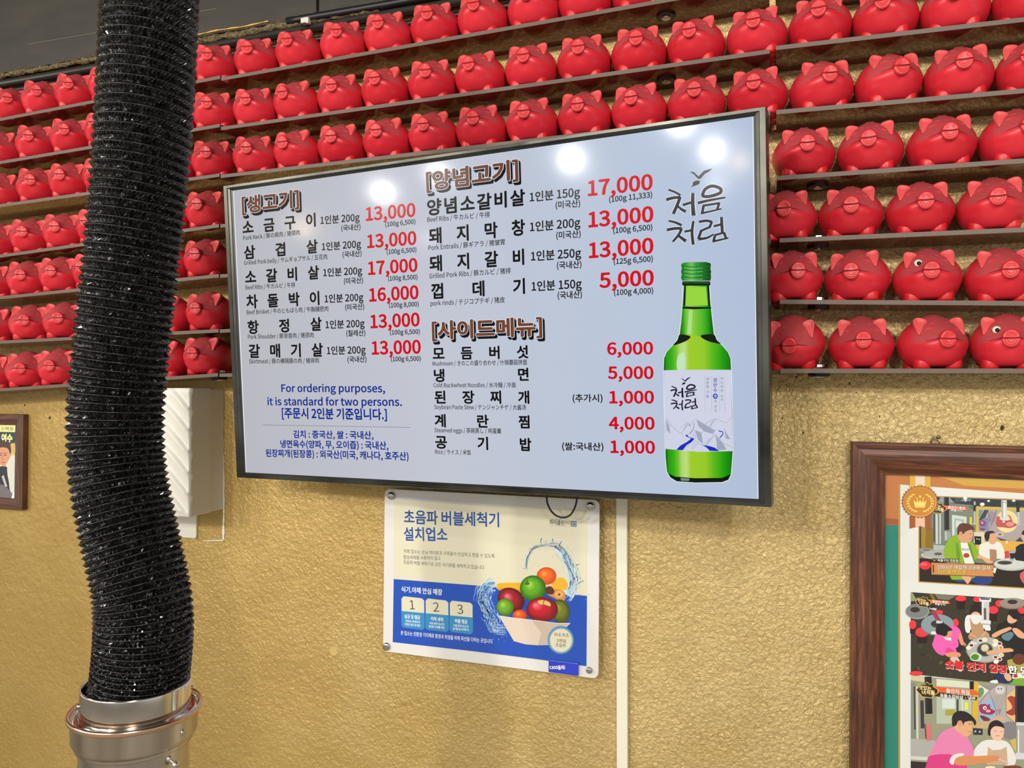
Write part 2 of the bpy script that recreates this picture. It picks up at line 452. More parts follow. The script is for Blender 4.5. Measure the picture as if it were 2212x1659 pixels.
FRONT, TH, DEP = -.1, .0075, .095
ORD = ['top', 'second', 'third', 'fourth', 'fifth', 'sixth', 'lowest']
Y0 = {'L': [(0, 255, 476, 163), (0, 348, 471, 268), (0, 441, 471, 375), (0, 550, 472, 484), (0, 640, 472, 592), (0, 736, 470, 711), (0, 839, 470, 806)],
      'M': [(484, 166, 1418, 0), (487, 272.6, 1665, 106), (484, 376.5, 1668, 238.5)], 'R': [None, (1680, 98.5, 2212, 37), (1673, 238, 2212, 191), (1680, 380, 2212, 342), (1686, 514.5, 2212, 491), (1688, 647, 2212, 650), (1688, 796.5, 2212, 796)]}
XL, XJ1, XJ2a, XJ2b, XR = -2.25, -1.157, -.001, .0095, .95
SHELF = {}
def shelf_line(sec, i):
    if sec == 'M' and i > 2:
        zl = SHELF[('L', i)][1]; zr = SHELF[('R', i)][0]
        def f(x, a=SHELF[('L', i)], b=SHELF[('R', i)]): return a[2](XJ1) + (b[2](XJ2b) - a[2](XJ1)) * (x - XJ1) / (XJ2b - XJ1) - .001
        return f
    if sec == 'R' and i == 0:
        g = SHELF[('R', 1)][2]; return lambda x: g(x) + .108
    a = Y0[sec][i]; P, Q = at(a[0], a[1], FRONT), at(a[2], a[3], FRONT)
    return lambda x: P.z + (Q.z - P.z) * (x - P.x) / (Q.x - P.x)
STUDS = {('L', 6): [-1.195], ('M', 0): [-.185], ('M', 1): [-.185], ('R', 3): [.078], ('R', 4): [.078], ('R', 5): [.078], ('R', 6): [.078]}
secname = {'L': 'left of the menu screen, passing behind the black hose', 'M': 'above the menu screen', 'R': 'right of the menu screen'}
stud_me = {}
def stud(parent, x, z):
    for nm, m, prof in (('mounting_disc', blackm, [(0, -.0125), (.0165, -.0125), (.018, -.0105), (.018, -.0045), (0, -.0045)]), ('steel_cap', steel, [(0, -.0145), (.0075, -.0145), (.009, -.0125), (.0105, -.0124)]), ('upper_disc', steel, [(.014, .004), (.014, .0085), (.0125, .0095), (0, .0095)])):
        if nm not in stud_me:
            bm = bmesh.new(); lathe(bm, prof, 20); bmesh.ops.recalc_face_normals(bm, faces=bm.faces)
            me = bpy.data.meshes.new(nm); bm.to_mesh(me); bm.free(); me.materials.append(m); stud_me[nm] = me
        o = bpy.data.objects.new(nm, stud_me[nm]); COL.objects.link(o); o.parent = parent; o.location = (x, -.052, z)
order = [('L', i) for i in range(7)] + [('R', i) for i in range(1, 7)] + [('R', 0)] + [('M', i) for i in range(7)]
for sec, i in order:
    f = shelf_line(sec, i)
    xa, xb = {'L': (XL, XJ1 - .002), 'M': (XJ1 + .001, XJ2a), 'R': (XJ2b + (.004 if i in (4, 5, 6) else 0), XR)}[sec]
    SHELF[(sec, i)] = (f(xa), f(xb), f)
    z0 = f(xa); ang = math.atan2(f(xb) - f(xa), xb - xa)
    Mx = Matrix.Translation((xa, 0, z0)) @ Matrix.Rotation(-ang, 4, 'Y')
    if sec == 'M':
        lab = 'smoked glass shelf above the menu screen, %s of the three seen' % ('topmost', 'middle', 'lowest')[i] if i < 3 else 'smoked glass shelf mostly hidden behind the menu screen, %s from the top' % ORD[i].replace('lowest', 'seventh')
    else:
        o_ = ORD[i].replace('top', 'highest') if i != 6 else 'lowest'
        lab = ('smoked glass pig shelf passing behind the hose left of the screen, %s' if sec == 'L' else 'smoked glass pig shelf right of the menu screen, %s') % (o_ if i in (0, 6) else o_ + ' down')
    t = empty('glass_shelf', Mx, lab, 'shelf', 'smoked glass shelves of the pig display')
    bm = bmesh.new(); box(bm, 0, xb - xa, FRONT, FRONT + DEP, -TH, 0)
    for fc in bm.faces: fc.material_index = 1 if abs(fc.normal.z) < .5 else 0
    build('glass_panel', bm, [glass, edge], t)
    for xx in STUDS.get((sec, i), []): stud(t, xx - xa, 0)

# ------------------------------------------------------------------ red pig coin banks
red = mat('red_vinyl', (205, 26, 36), rough=.40, spec=.45)
tc = N(red, 'ShaderNodeTexCoord'); sp = N(red, 'ShaderNodeSeparateXYZ'); mpz = N(red, 'ShaderNodeMapping'); mpz.inputs['Scale'].default_value = (1 / 1.03, 1 / 1.14, 1 / 1.13); L(red, tc.outputs['Object'], mpz.inputs[0]); L(red, mpz.outputs[0], sp.inputs[0])
ax = math_n(red, 'ABSOLUTE', sp.outputs[0])
zs = math_n(red, 'SUBTRACT', sp.outputs[2], math_n(red, 'MULTIPLY', ax, -.17))     # seam height falls outwards
def sstep(m, v, a, b):
    n = N(m, 'ShaderNodeMapRange'); n.interpolation_type = 'SMOOTHSTEP'
    n.inputs['From Min'].default_value = a; n.inputs['From Max'].default_value = b; L(m, v, n.inputs['Value']); return n.outputs[0]
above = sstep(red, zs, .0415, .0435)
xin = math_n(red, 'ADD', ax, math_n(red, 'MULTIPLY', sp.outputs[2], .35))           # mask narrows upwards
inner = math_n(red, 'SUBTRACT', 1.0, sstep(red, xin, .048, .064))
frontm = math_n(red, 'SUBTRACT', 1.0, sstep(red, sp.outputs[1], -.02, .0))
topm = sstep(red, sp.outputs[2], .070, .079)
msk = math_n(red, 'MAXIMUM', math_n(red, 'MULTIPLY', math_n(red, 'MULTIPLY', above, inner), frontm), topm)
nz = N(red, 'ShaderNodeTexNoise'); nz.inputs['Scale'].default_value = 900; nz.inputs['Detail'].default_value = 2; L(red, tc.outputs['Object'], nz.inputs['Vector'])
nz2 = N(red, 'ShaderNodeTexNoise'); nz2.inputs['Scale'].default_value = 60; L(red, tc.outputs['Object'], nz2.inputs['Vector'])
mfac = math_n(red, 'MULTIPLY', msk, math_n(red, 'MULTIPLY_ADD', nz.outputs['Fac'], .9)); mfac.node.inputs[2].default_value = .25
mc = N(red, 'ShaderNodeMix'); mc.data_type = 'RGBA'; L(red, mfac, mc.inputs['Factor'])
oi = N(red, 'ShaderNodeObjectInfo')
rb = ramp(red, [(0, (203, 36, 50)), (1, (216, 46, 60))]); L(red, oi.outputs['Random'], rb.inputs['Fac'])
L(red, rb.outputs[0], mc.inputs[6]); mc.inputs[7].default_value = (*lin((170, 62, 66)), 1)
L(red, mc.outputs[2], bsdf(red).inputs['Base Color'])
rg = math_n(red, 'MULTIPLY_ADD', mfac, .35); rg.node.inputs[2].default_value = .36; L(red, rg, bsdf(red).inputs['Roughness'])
bpn = N(red, 'ShaderNodeBump'); bpn.inputs['Distance'].default_value = .0005; bpn.inputs['Strength'].default_value = .35
L(red, nz2.outputs['Fac'], bpn.inputs['Height']); L(red, bpn.outputs[0], bsdf(red).inputs['Normal'])
bsdf(red).inputs['Subsurface Weight'].default_value = .0
earm = mat('red_vinyl_ear_lit', (220, 82, 84), rough=.5)  # paler red: light on the forward-facing ears is put into the colour
mouthm = mat('red_vinyl_mouth', (214, 58, 62), rough=.42)
snoutm = mat('red_vinyl_snout', (206, 44, 50), rough=.38)
creasem = mat('red_vinyl_crease_shade', (120, 14, 20), rough=.6)  # deeper red standing in for shade in the mouth crease and coin slot

PROF = [(0.0, .0040), (.020, .0030), (.031, .0042), (.0385, .0095), (.0452, .018), (.0498, .029), (.0512, .037), (.0505, .043), (.0477, .050), (.0436, .0565), (.0385, .062), (.0328, .067), (.0265, .0715), (.0192, .0758), (.0118, .0793), (.0058, .0812), (0.0, .0818)]
def prof_at(t):
    # t 0..1 along the profile by arc length
    d = [0]
    for a, b in zip(PROF, PROF[1:]): d.append(d[-1] + math.hypot(b[0] - a[0], b[1] - a[1]))
    s = t * d[-1]
    for k in range(len(PROF) - 1):
        if s <= d[k + 1] + 1e-12:
            u = (s - d[k]) / (d[k + 1] - d[k]); P = [PROF[max(k - 1, 0)], PROF[k], PROF[k + 1], PROF[min(k + 2, len(PROF) - 1)]]
            return tuple(0.5 * (2 * P[1][c] + (P[2][c] - P[0][c]) * u + (2 * P[0][c] - 5 * P[1][c] + 4 * P[2][c] - P[3][c]) * u * u + (3 * P[1][c] - P[0][c] - 3 * P[2][c] + P[3][c]) * u ** 3) for c in (0, 1))
    return PROF[-1]
def G(d, s): return math.exp(-(d / s) ** 2)
def pig_surface(x, y, z):
    """Push the round body into the moulded face."""
    if y < 0:
        f = min(1.0, -y / .03)
        d = .0052 * G(math.hypot(x, (z - .041) * .9), .0165) * f                     # muzzle
        d += .0032 * (G(math.hypot(abs(x) - .021, z - .031), .0105)) * f              # cheeks
        seam = z - (.0425 - .17 * abs(x))
        d -= .0011 * (1 / (1 + math.exp(-seam / .0006))) * f * (1 - min(1, max(0, (abs(x) - .028) / .012)))   # the step of the seam
        d -= .0016 * G(math.hypot(abs(x) - .0185, z - .0545), .0072) * f              # eye hollows
        d -= .0018 * G(math.hypot(x, z - .026), .0055) * f                            # dimple under the chin
        y -= d
    # legs flare at the bottom
    for lx in (-.0235, .0235):
        for ly in (-.0285, .0285):
            q = math.hypot(x - lx, y - ly)
            if z < .022: y += math.copysign(.0018, ly) * G(q, .014)
    return x, y, z
bm = bmesh.new(); NS, NR = 84, 60; rings = []
for j in range(1, NR):
    r_, z_ = prof_at(j / NR)
    rings.append([bm.verts.new(pig_surface(r_ * math.sin(2 * math.pi * k / NS), -r_ * 1.03 * math.cos(2 * math.pi * k / NS), z_)) for k in range(NS)])
b0 = bm.verts.new((0, 0, .004)); b1 = bm.verts.new((0, 0, .0818))
for a, b in zip(rings, rings[1:]):
    for k in range(NS): bm.faces.new((a[k], a[(k + 1) % NS], b[(k + 1) % NS], b[k]))
for k in range(NS):
    bm.faces.new((rings[0][(k + 1) % NS], rings[0][k], b0)); bm.faces.new((rings[-1][k], rings[-1][(k + 1) % NS], b1))
def body_front(x, z):
    """y of the body's front skin at x, z"""
    best = None
    for j in range(1, 200):
        r_, z_ = prof_at(j / 200)
        if z_ > .03 or z < .03:
            if best is None or abs(z_ - z) < best[0]: best = (abs(z_ - z), r_)
    r_ = best[1]; c = max(0.0, 1 - (x / r_) ** 2)
    return pig_surface(x, -r_ * 1.03 * math.sqrt(c), z)[1]
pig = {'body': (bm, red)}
# snout: an upper pad with two nostrils and an open smiling lower lip
bm = bmesh.new(); zc = .0415; yf = body_front(0, zc) + .0012
def half_disc(bm, r0, top, thick, rim, zc):
    """a rounded half pad in the x-z plane, pushed out along -y"""
    n = 20; rings_ = []
    for rr_, yy in ((r0, 0), (r0, -thick * .65), (r0 - rim, -thick), (r0 - 2.2 * rim, -thick * .93), (0.0004, -thick * .93)):
        ring = []
        for k in range(n + 1):
            a = math.pi * k / n
            ring.append(bm.verts.new((rr_ * math.cos(a), yf + yy, zc + (rr_ * math.sin(a) if top else -rr_ * math.sin(a)))))
        rings_.append(ring)
    for a, b in zip(rings_, rings_[1:]):
        for k in range(n): bm.faces.new((a[k], a[k + 1], b[k + 1], b[k]))
    for k in range(len(rings_) - 1):   # flat side
        bm.faces.new((rings_[k][0], rings_[k + 1][0], rings_[k + 1][n], rings_[k][n]))
half_disc(bm, .0122, True, .0072, .0018, zc + .0004)
pig['snout'] = (bm, snoutm)
bm = bmesh.new(); half_disc(bm, .0122, False, .0050, .0016, zc - .0006); pig['mouth'] = (bm, mouthm)
bm = bmesh.new()   # lip ring inside the mouth
for rr_, th in ((.0078, .0007), (.0048, .0006)):
    tube(bm, [(rr_ * math.cos(a), yf - .0049, zc - .0012 - rr_ * math.sin(a)) for a in np.linspace(.12, math.pi - .12, 13)], th, 6)
pig['lip'] = (bm, snoutm)
bm = bmesh.new()   # shade between snout and mouth put in as a dark line onto the cheeks
tube(bm, [(x, body_front(x, zc - .0002 - .17 * max(0, abs(x) - .012)) - (.0042 if abs(x) < .012 else .0), zc - .0001 - .17 * max(0, abs(x) - .012)) for x in np.linspace(-.0265, .0265, 23)], [.0003 + .0008 * (1 if abs(x) < .0125 else max(0, 1 - (abs(x) - .0125) / .014)) for x in np.linspace(-.0265, .0265, 23)], 6)
pig['mouth_line'] = (bm, creasem)
for s in (-1, 1):
    bm = bmesh.new()
    lathe(bm, [(.0024, 0), (.0024, .0006), (.0016, .0009), (.0011, -.0002), (.0002, -.0005)], 12, Matrix.Translation((s * .0042, yf - .0064, zc + .0058)) @ Matrix.Rotation(math.radians(90), 4, 'X'))
    pig['nostril%d' % s] = (bm, snoutm)
    bm = bmesh.new()   # closed smiling eye: a raised arc
    pts = []
    for a in np.linspace(.25, math.pi - .25, 11):
        x = s * .0186 + .0068 * math.cos(a); z = .0530 + .0050 * math.sin(a); pts.append((x, body_front(x, z) - .0003, z))
    tube(bm, pts, [.0003 + .0008 * math.sin(math.pi * k / 10) for k in range(11)], 6); pig['eye%d' % s] = (bm, mouthm)
    bm = bmesh.new()   # ear: leaf, pointed low on the outside, rounded on top
    outline = [(.0338, .0480), (.0352, .057), (.0362, .066), (.0350, .0722), (.0308, .0748), (.0242, .0740), (.0172, .0708), (.0182, .0660), (.0232, .0600), (.0288, .0530)]
    pts = [tuple(v)[:2] for v in smooth_pts([(*p, 0) for p in outline], 3)]
    cx_, cz_ = .0290, .0660
    def ey(x, z, off): return -(.0372 - (z - .0475) * .56) - off
    fr_, bk, ins = [], [], []
    for x, z in pts:
        fr_.append(bm.verts.new((s * x, ey(x, z, .0014), z))); bk.append(bm.verts.new((s * (cx_ + (x - cx_) * .9), ey(x, z, -.0085), cz_ + (z - cz_) * .93)))
        ins.append(bm.verts.new((s * (cx_ + (x - cx_) * .78), ey(x, z, .0002), cz_ + (z - cz_) * .80)))
    n = len(pts); ctr = bm.verts.new((s * cx_, ey(cx_, cz_, -.0006), cz_))
    for k in range(n):
        q = (k + 1) % n
        bm.faces.new((fr_[k], fr_[q], ins[q], ins[k])); bm.faces.new((ins[k], ins[q], ctr)); bm.faces.new((fr_[q], fr_[k], bk[k], bk[q]))
    pig['ear%d' % s] = (bm, earm)
    for ly in (-1, 1):
        bm = bmesh.new()
        lathe(bm, [(0, .0), (.0105, .0), (.0122, .0010), (.0125, .0035), (.0135, .009), (.0125, .016), (0, .020)], 20, Matrix.Translation((s * .0232, ly * .0200, 0)))
        pig['foot%d%d' % (s, ly)] = (bm, red if False else mat('red_vinyl_foot', (204, 30, 38), rough=.38))
bm = bmesh.new()   # small forehead folds and coin slot
for s in (-1, 1):
    pts = [(s * x, body_front(x, z) - .0002, z) for x, z in ((.0085, .0655), (.0125, .0664), (.0165, .0655))]
    tube(bm, pts, .0005, 5)
pig['brow'] = (bm, mouthm)
bm = bmesh.new(); box(bm, -.0065, .0065, -.0125, -.0112, .0765, .0800, bev=.0003); pig['coin_slot'] = (bm, creasem)
PIG = []
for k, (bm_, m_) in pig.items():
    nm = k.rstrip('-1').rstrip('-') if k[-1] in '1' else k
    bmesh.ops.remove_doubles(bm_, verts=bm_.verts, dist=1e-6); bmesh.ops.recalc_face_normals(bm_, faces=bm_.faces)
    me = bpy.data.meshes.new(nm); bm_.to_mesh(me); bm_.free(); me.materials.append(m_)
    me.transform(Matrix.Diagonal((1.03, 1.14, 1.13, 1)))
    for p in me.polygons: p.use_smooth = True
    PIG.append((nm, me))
SMALL = {'brow', 'coin_slot', 'nostril'}

# X position, turn of the head in degrees, by shelf
BANKS = {
 ('L', 0): [(-1.841, 41), (-1.73, 33), (-1.62, 28), (-1.512, 16), (-1.318, 6)],
 ('L', 1): [(-1.868, 24), (-1.748, 29), (-1.635, 30), (-1.522, 16), (-1.318, 6)],
 ('L', 2): [(-1.862, 24), (-1.744, 31), (-1.636, 23), (-1.527, 16), (-1.318, 6)],
 ('L', 3): [(-1.873, 24), (-1.763, 28), (-1.654, 25), (-1.545, 16), (-1.335, 6)],
 ('L', 4): [(-1.885, 24), (-1.773, 31), (-1.664, 25), (-1.556, 16), (-1.338, 6)],
 ('L', 5): [(-1.883, 24), (-1.765, 34), (-1.653, 32), (-1.333, 6)],
 ('L', 6): [(-1.885, 24), (-1.776, 34), (-1.666, 25), (-1.337, 6)],
 ('M', 0): [(-1.205, 21), (-1.091, 15), (-0.982, 9), (-0.87, 15), (-0.763, 7), (-0.655, 8), (-0.55, 3), (-0.443, 3), (-0.339, 10), (-0.235, 11)],
 ('M', 1): [(-1.207, 22), (-1.093, 14), (-0.985, 3), (-0.876, 11), (-0.769, 6), (-0.661, 10), (-0.555, -1), (-0.448, 3), (-0.341, 3), (-0.235, 4), (-0.13, -5), (-0.023, -4)],
 ('M', 2): [(-1.207, 21), (-1.093, 16), (-0.984, 3), (-0.874, 9), (-0.765, 6), (-0.659, 5), (-0.553, 5), (-0.446, 2), (-0.34, 1), (-0.235, -4), (-0.13, 2), (-0.023, -4)],
 ('M', 3): [(-1.221, 15)],
 ('M', 4): [(-1.226, 15)],
 ('M', 5): [(-1.218, 11)],
 ('M', 6): [(-1.224, 10)],
 ('R', 1): [(0.083, -5), (0.187, -10), (0.292, -11), (0.398, -19)],
 ('R', 2): [(0.084, 9), (0.19, 11), (0.296, -3), (0.402, -17)],
 ('R', 3): [(0.054, 4), (0.162, -8), (0.27, 1), (0.377, 3)],
 ('R', 4): [(0.024, -3), (0.13, -4), (0.237, -1), (0.344, -6)],
 ('R', 5): [(0.033, 8), (0.14, -13), (0.247, -3), (0.354, -1)],
 ('R', 6): [(0.037, -7), (0.145, -2), (0.254, 10), (0.362, -8)]}
KTH = ['first', 'second', 'third', 'fourth', 'fifth', 'sixth', 'seventh', 'eighth', 'ninth', 'tenth', 'eleventh', 'twelfth']
RNK = ['top', 'second', 'third', 'fourth', 'fifth', 'sixth', 'lowest']
eyes = {('R', 5, 2), ('R', 6, 3)}
for (sec, i), lst in BANKS.items():
    for k, (x, a) in enumerate(lst):
        fsec = 'L' if x < XJ1 else sec
        z = SHELF[(fsec if (fsec, i) in SHELF else sec, i)][2](x)
        if sec == 'R' and x < .07 and i >= 3: z -= 0.0
        row = RNK[i]
        if sec == 'L':
            near_hose = x > -1.4; sliver = -1.6 < x < -1.4
            if near_hose: lab = 'red pig coin bank half hidden at the right of the black hose, %s shelf' % row
            elif sliver: lab = 'red pig coin bank just peeking out at the left of the black hose, %s shelf' % row
            else: lab = 'smiling red pig coin bank left of the black hose, %s shelf, %s from the left' % (row, KTH[k])
        elif sec == 'M' and i > 2: lab = 'smiling red pig coin bank wedged against the menu screen\'s left edge, %s shelf' % row
        elif sec == 'M': lab = 'smiling red pig coin bank above the menu screen, %s shelf, %s from the hose' % (row, KTH[k])
        elif (sec, i, k) in eyes: lab = 'red pig coin bank with one googly eye, right of screen, %s shelf' % row
        else: lab = 'smiling red pig coin bank right of the menu screen, %s shelf, %s from it' % (row, KTH[k])
        sec_grp = {'L': 'pig coin banks on the shelves by the black hose', 'M': 'pig coin banks around the menu screen', 'R': 'pig coin banks on the shelves right of the screen'}[sec]
        tilt = math.radians(11) if (sec, i, k) == ('R', 6, 0) else 0.0
        M_ = Matrix.Translation((x, -.053, z + .0002)) @ Matrix.Rotation(math.radians(a), 4, 'Z') @ Matrix.Rotation(tilt, 4, 'X')
        if tilt: M_ = Matrix.Translation((0, .004, .0055)) @ M_
        t = empty('pig_bank', M_, lab, 'piggy bank', sec_grp)
        for nm, me in PIG:
            o = bpy.data.objects.new(nm, me); COL.objects.link(o); o.parent = t
        if (sec, i, k) in eyes:
            zz, xx = .0545, -.0165; yy = body_front(xx, zz) * 1.14 - .0005; xx *= 1.03; zz *= 1.13
            bm = bmesh.new(); lathe(bm, [(.0062, 0), (.0062, .0012), (.0050, .0028), (.0028, .0040), (0.0002, .0043)], 20, Matrix.Translation((xx, yy + .0005, zz)) @ Matrix.Rotation(math.radians(75), 4, 'X'))
            e_ = build('googly_eye', bm, mat('eye_white', (215, 228, 205), rough=.15, coat=.5), t, True); e_['label'] = 'white googly eye'
            bm = bmesh.new(); bmesh.ops.create_uvsphere(bm, u_segments=16, v_segments=8, radius=.0036, matrix=Matrix.Translation((xx + .0004, yy - .0021, zz - .0008)))
            build('pupil', bm, mat('eye_black', (12, 14, 18), rough=.08), e_, True)

# ------------------------------------------------------------------ menu screen
def homography(src, dst):
    A = []
    for (x, y), (u, v) in zip(src, dst):
        A.append([x, y, 1, 0, 0, 0, -u * x, -u * y, -u]); A.append([0, 0, 0, x, y, 1, -v * x, -v * y, -v])
    h = np.linalg.svd(np.array(A))[2][-1].reshape(3, 3)
    def f(x, y):
        w = h @ (x, y, 1.0); return float(w[0] / w[2]), float(w[1] / w[2])
    return f
def loops(bm, LP, mi=0):
    prev = None
    for hx0, hx1, hy0, hy1, z in LP:
        ring = [bm.verts.new(p) for p in ((hx0, hy0, z), (hx1, hy0, z), (hx1, hy1, z), (hx0, hy1, z))]
        if prev:
            for k in range(4):
                f = bm.faces.new((prev[k], prev[(k + 1) % 4], ring[(k + 1) % 4], ring[k])); f.material_index = mi
        prev = ring
    return prev

K = 0.966
tvc = EYE + (Vector((-.558, -.165, 1.6372)) - EYE) * K
TVM = frame_matrix(tvc, (.99564, -.09328, .0003), (-.0068, -.0697, .99755), (-.0930, -.9932, -.0701))
HW, HH = 1.0733 * K / 2, .6089 * K / 2
tv = empty('menu_screen', TVM, 'large wall mounted flat screen showing the Korean meat menu with prices', 'screen')
gun = mat('gunmetal', (92, 92, 86), rough=.30, metal=.75)
nn = N(gun, 'ShaderNodeTexNoise'); nn.inputs['Scale'].default_value = 6; nn.inputs['Detail'].default_value = 5
tc = N(gun, 'ShaderNodeTexCoord'); L(gun, tc.outputs['Object'], nn.inputs['Vector'])
r = ramp(gun, [(.35, (46, 47, 42)), (.7, (88, 89, 82))]); L(gun, nn.outputs['Fac'], r.inputs['Fac']); L(gun, r.outputs[0], bsdf(gun).inputs['Base Color'])
OX, OY = .5566 * K, .3155 * K
bm = bmesh.new()
def rl(f, z):   # f 0 = outer edge, 1 = edge of the lit picture
    return (-OX + (OX - HW) * f, OX - (OX - HW) * f, -OY + (OY - HH) * f, OY - (OY - HH) * f, z)
lp = loops(bm, [rl(0, -.030), rl(0, .0055), rl(.06, .0068), rl(.50, .0068), rl(.56, .0052), rl(.80, .0035), rl(.84, .0016)])
build('bezel', bm, gun, tv)
bm = bmesh.new(); loops(bm, [rl(.84, .0017), rl(1.0, .0003), rl(1.0, -.001)])
build('inner_bezel', bm, mat('dark_plastic', (34, 34, 32), rough=.35), tv)
bx('housing', (-OX + .012, OX - .012, -OY + .012, OY - .012, -.036, -.004), blackm, tv, bev=.003)
scr = mat('lit_screen', (8, 8, 9), rough=.17, spec=.06, emit=(196, 202, 220))
tc = N(scr, 'ShaderNodeTexCoord'); sp = N(scr, 'ShaderNodeSeparateXYZ'); L(scr, tc.outputs['Object'], sp.inputs[0])
a_ = N(scr, 'ShaderNodeMapRange'); a_.inputs['From Min'].default_value = -HW; a_.inputs['From Max'].default_value = HW; L(scr, sp.outputs[0], a_.inputs['Value'])
r = ramp(scr, [(0, (184, 185, 192)), (.45, (194, 198, 210)), (.85, (184, 197, 218)), (1, (176, 191, 216))]); L(scr, a_.outputs[0], r.inputs['Fac']); L(scr, r.outputs[0], bsdf(scr).inputs['Emission Color'])
nz = N(scr, 'ShaderNodeTexNoise'); nz.inputs['Scale'].default_value = 7; nz.inputs['Detail'].default_value = 6; L(scr, tc.outputs['Object'], nz.inputs['Vector'])
rr_ = N(scr, 'ShaderNodeMapRange'); rr_.inputs['To Min'].default_value = .05; rr_.inputs['To Max'].default_value = .15; L(scr, nz.outputs['Fac'], rr_.inputs['Value']); L(scr, rr_.outputs[0], bsdf(scr).inputs['Roughness'])
panel = bx('screen_panel', (-HW, HW, -HH, HH, -.004, 0), scr, tv)
T = Surf(panel, homography([(502.5, 412.4), (1629, 251), (1637, 1077.5), (531, 1021)], [(-HW, HH), (HW, HH), (HW, -HH), (-HW, -HH)]), base=.0002)
def em(name, rgb): return mat('lit_' + name, (5, 5, 5), rough=.17, spec=.06, emit=rgb)
BK, RD, BL_, BR_, WH = em('black', (12, 12, 16)), em('red', (208, 2, 24)), em('blue', (4, 36, 140)), em('brown', (116, 66, 42)), em('white', (236, 238, 246))
T.frame(0, 0, 1)
def title(s, p0, p1, emh, lay):
    a, b = 'title_lettering', .012
    T.text('title_shadow', BK, s, (p0[0] + 4.5, p0[1] + 5.5), (p1[0] + 4.5, p1[1] + 5.5), emh, .062, lay)
    T.text('title_shadow', BK, s, (p0[0] + 2.5, p0[1] + 3), (p1[0] + 2.5, p1[1] + 3), emh, .062, lay)
    T.text('title_shadow', WH, s, p0, p1, emh, .060, lay + 1)
    T.text('title_shadow', BK, s, p0, p1, emh, .034, lay + 2)
    T.text(a, BR_, s, p0, p1, emh, .020, lay + 3)
title('[생고기]', (524, 458.5), (645, 444.5), 40, 2); title('[양념고기]', (923, 409), (1119, 383), 45, 2); title('[사이드메뉴]', (935, 730), (1170, 722), 42, 2)
nm = 'dish_name'
for s, c0, c1, w, h in [('소금구이', (535.7, 492.7), (672.2, 477.5), 27.5, 32), ('삼겹살', (539, 547), (674.3, 534.7), 27.5, 31.5), ('소갈비살', (541.5, 600.3), (677.3, 591), 27.5, 31.5),
                        ('차돌박이', (544.5, 653.6), (680.4, 646.4), 27.5, 32), ('항정살', (546.8, 709), (682.9, 702.3), 27.5, 31), ('갈매기살', (549.5, 760.7), (685.5, 758), 27.5, 31.5),
                        ('양념소갈비살', (938, 449.3), (1118.7, 429.5), 36, 38), ('돼지막창', (941.7, 511), (1120, 494), 33, 37), ('돼지갈비', (942.7, 571), (1121, 557.5), 33, 37), ('껍데기', (946, 630.8), (1122.5, 620.4), 33, 36),
                        ('모듬버섯', (947.7, 765.7), (1129.2, 762), 29.5, 30), ('냉면', (949, 812.9), (1130.7, 810.4), 29.5, 30), ('된장찌개', (951.5, 859.7), (1132, 859.7), 29.5, 30), ('계란찜', (951.7, 910.4), (1133, 912.9), 29.5, 30), ('공기밥', (953, 956.6), (1134.5, 961.6), 29.5, 30)]:
    T.chars(nm, BK, s, c0, c1, w, h, .030, 3)
for s, p0, p1, e in [('1인분 200g', (693, 484), (777, 477), 20), ('1인분 200g', (696, 541), (780, 534.7), 20), ('1인분 200g', (699, 597), (782.5, 592.5), 20), ('1인분 200g', (702, 653.6), (785, 650), 20), ('1인분 200g', (704, 709.5), (787.7, 706.5), 20), ('1인분 200g', (707, 765.5), (790, 763.6), 20),
                     ('(국내산)', (737.8, 499), (778.8, 495.5), 14.5), ('(국내산)', (740.6, 556), (781.2, 553), 14.5), ('(미국산)', (743.7, 613.5), (784.3, 611), 14.5), ('(미국산)', (746.4, 670), (786.8, 668), 14.5), ('(칠레산)', (748.7, 726), (789.2, 725), 14.5), ('(국내산)', (751.3, 782.5), (791.7, 781.7), 14.5),
                     ('1인분 150g', (1145.6, 435), (1253.5, 423.5), 24), ('1인분 200g', (1146, 499.5), (1254, 489.5), 24), ('1인분 250g', (1148, 563), (1255.5, 555.2), 24), ('1인분 150g', (1149.3, 628), (1256.7, 622), 24),
                     ('(미국산)', (1201.3, 450), (1253.7, 445.5), 17.5), ('(미국산)', (1202.5, 515.5), (1254.7, 511.5), 17.5), ('(국내산)', (1203.8, 580.2), (1256.2, 577.5), 17.5), ('(국내산)', (1205.3, 645), (1257.2, 642.5), 17.5),
                     ('(추가시)', (1237.4, 867), (1301, 867), 18.5), ('(쌀:국내산)', (1214.5, 970.8), (1302.8, 972), 18.5)]:
    T.text('portion_lettering', BK, s, p0, p1, e, .022, 3)
for s, p0, p1, e in [('13,000', (791.5, 479), (897, 469.5), 39.5), ('13,000', (794.5, 537.8), (899, 530.2), 39), ('17,000', (796.6, 596), (901.5, 588.5), 39), ('16,000', (799, 653.6), (903.8, 647.5), 39), ('13,000', (801.7, 711), (906.2, 706.5), 39), ('13,000', (804.4, 768), (908.6, 765.5), 39),
                     ('17,000', (1272, 425), (1409.6, 410.8), 45), ('13,000', (1273, 492.9), (1411, 480.4), 45), ('13,000', (1274, 559.2), (1411, 548.8), 45), ('5,000', (1296.5, 623.4), (1411.4, 617.5), 44),
                     ('6,000', (1312.7, 768.2), (1409.7, 766.9), 36), ('5,000', (1314, 820), (1410.4, 820), 36), ('1,000', (1317.2, 872.8), (1411.4, 872.8), 36), ('4,000', (1316, 928.5), (1412.7, 929.3), 36), ('1,000', (1319.4, 979.5), (1413.4, 981), 36)]:
    T.text('price_lettering', RD, s, (p0[0], p0[1] - 2.2), (p1[0], p1[1] - 2.2), e * .95, .030, 3)
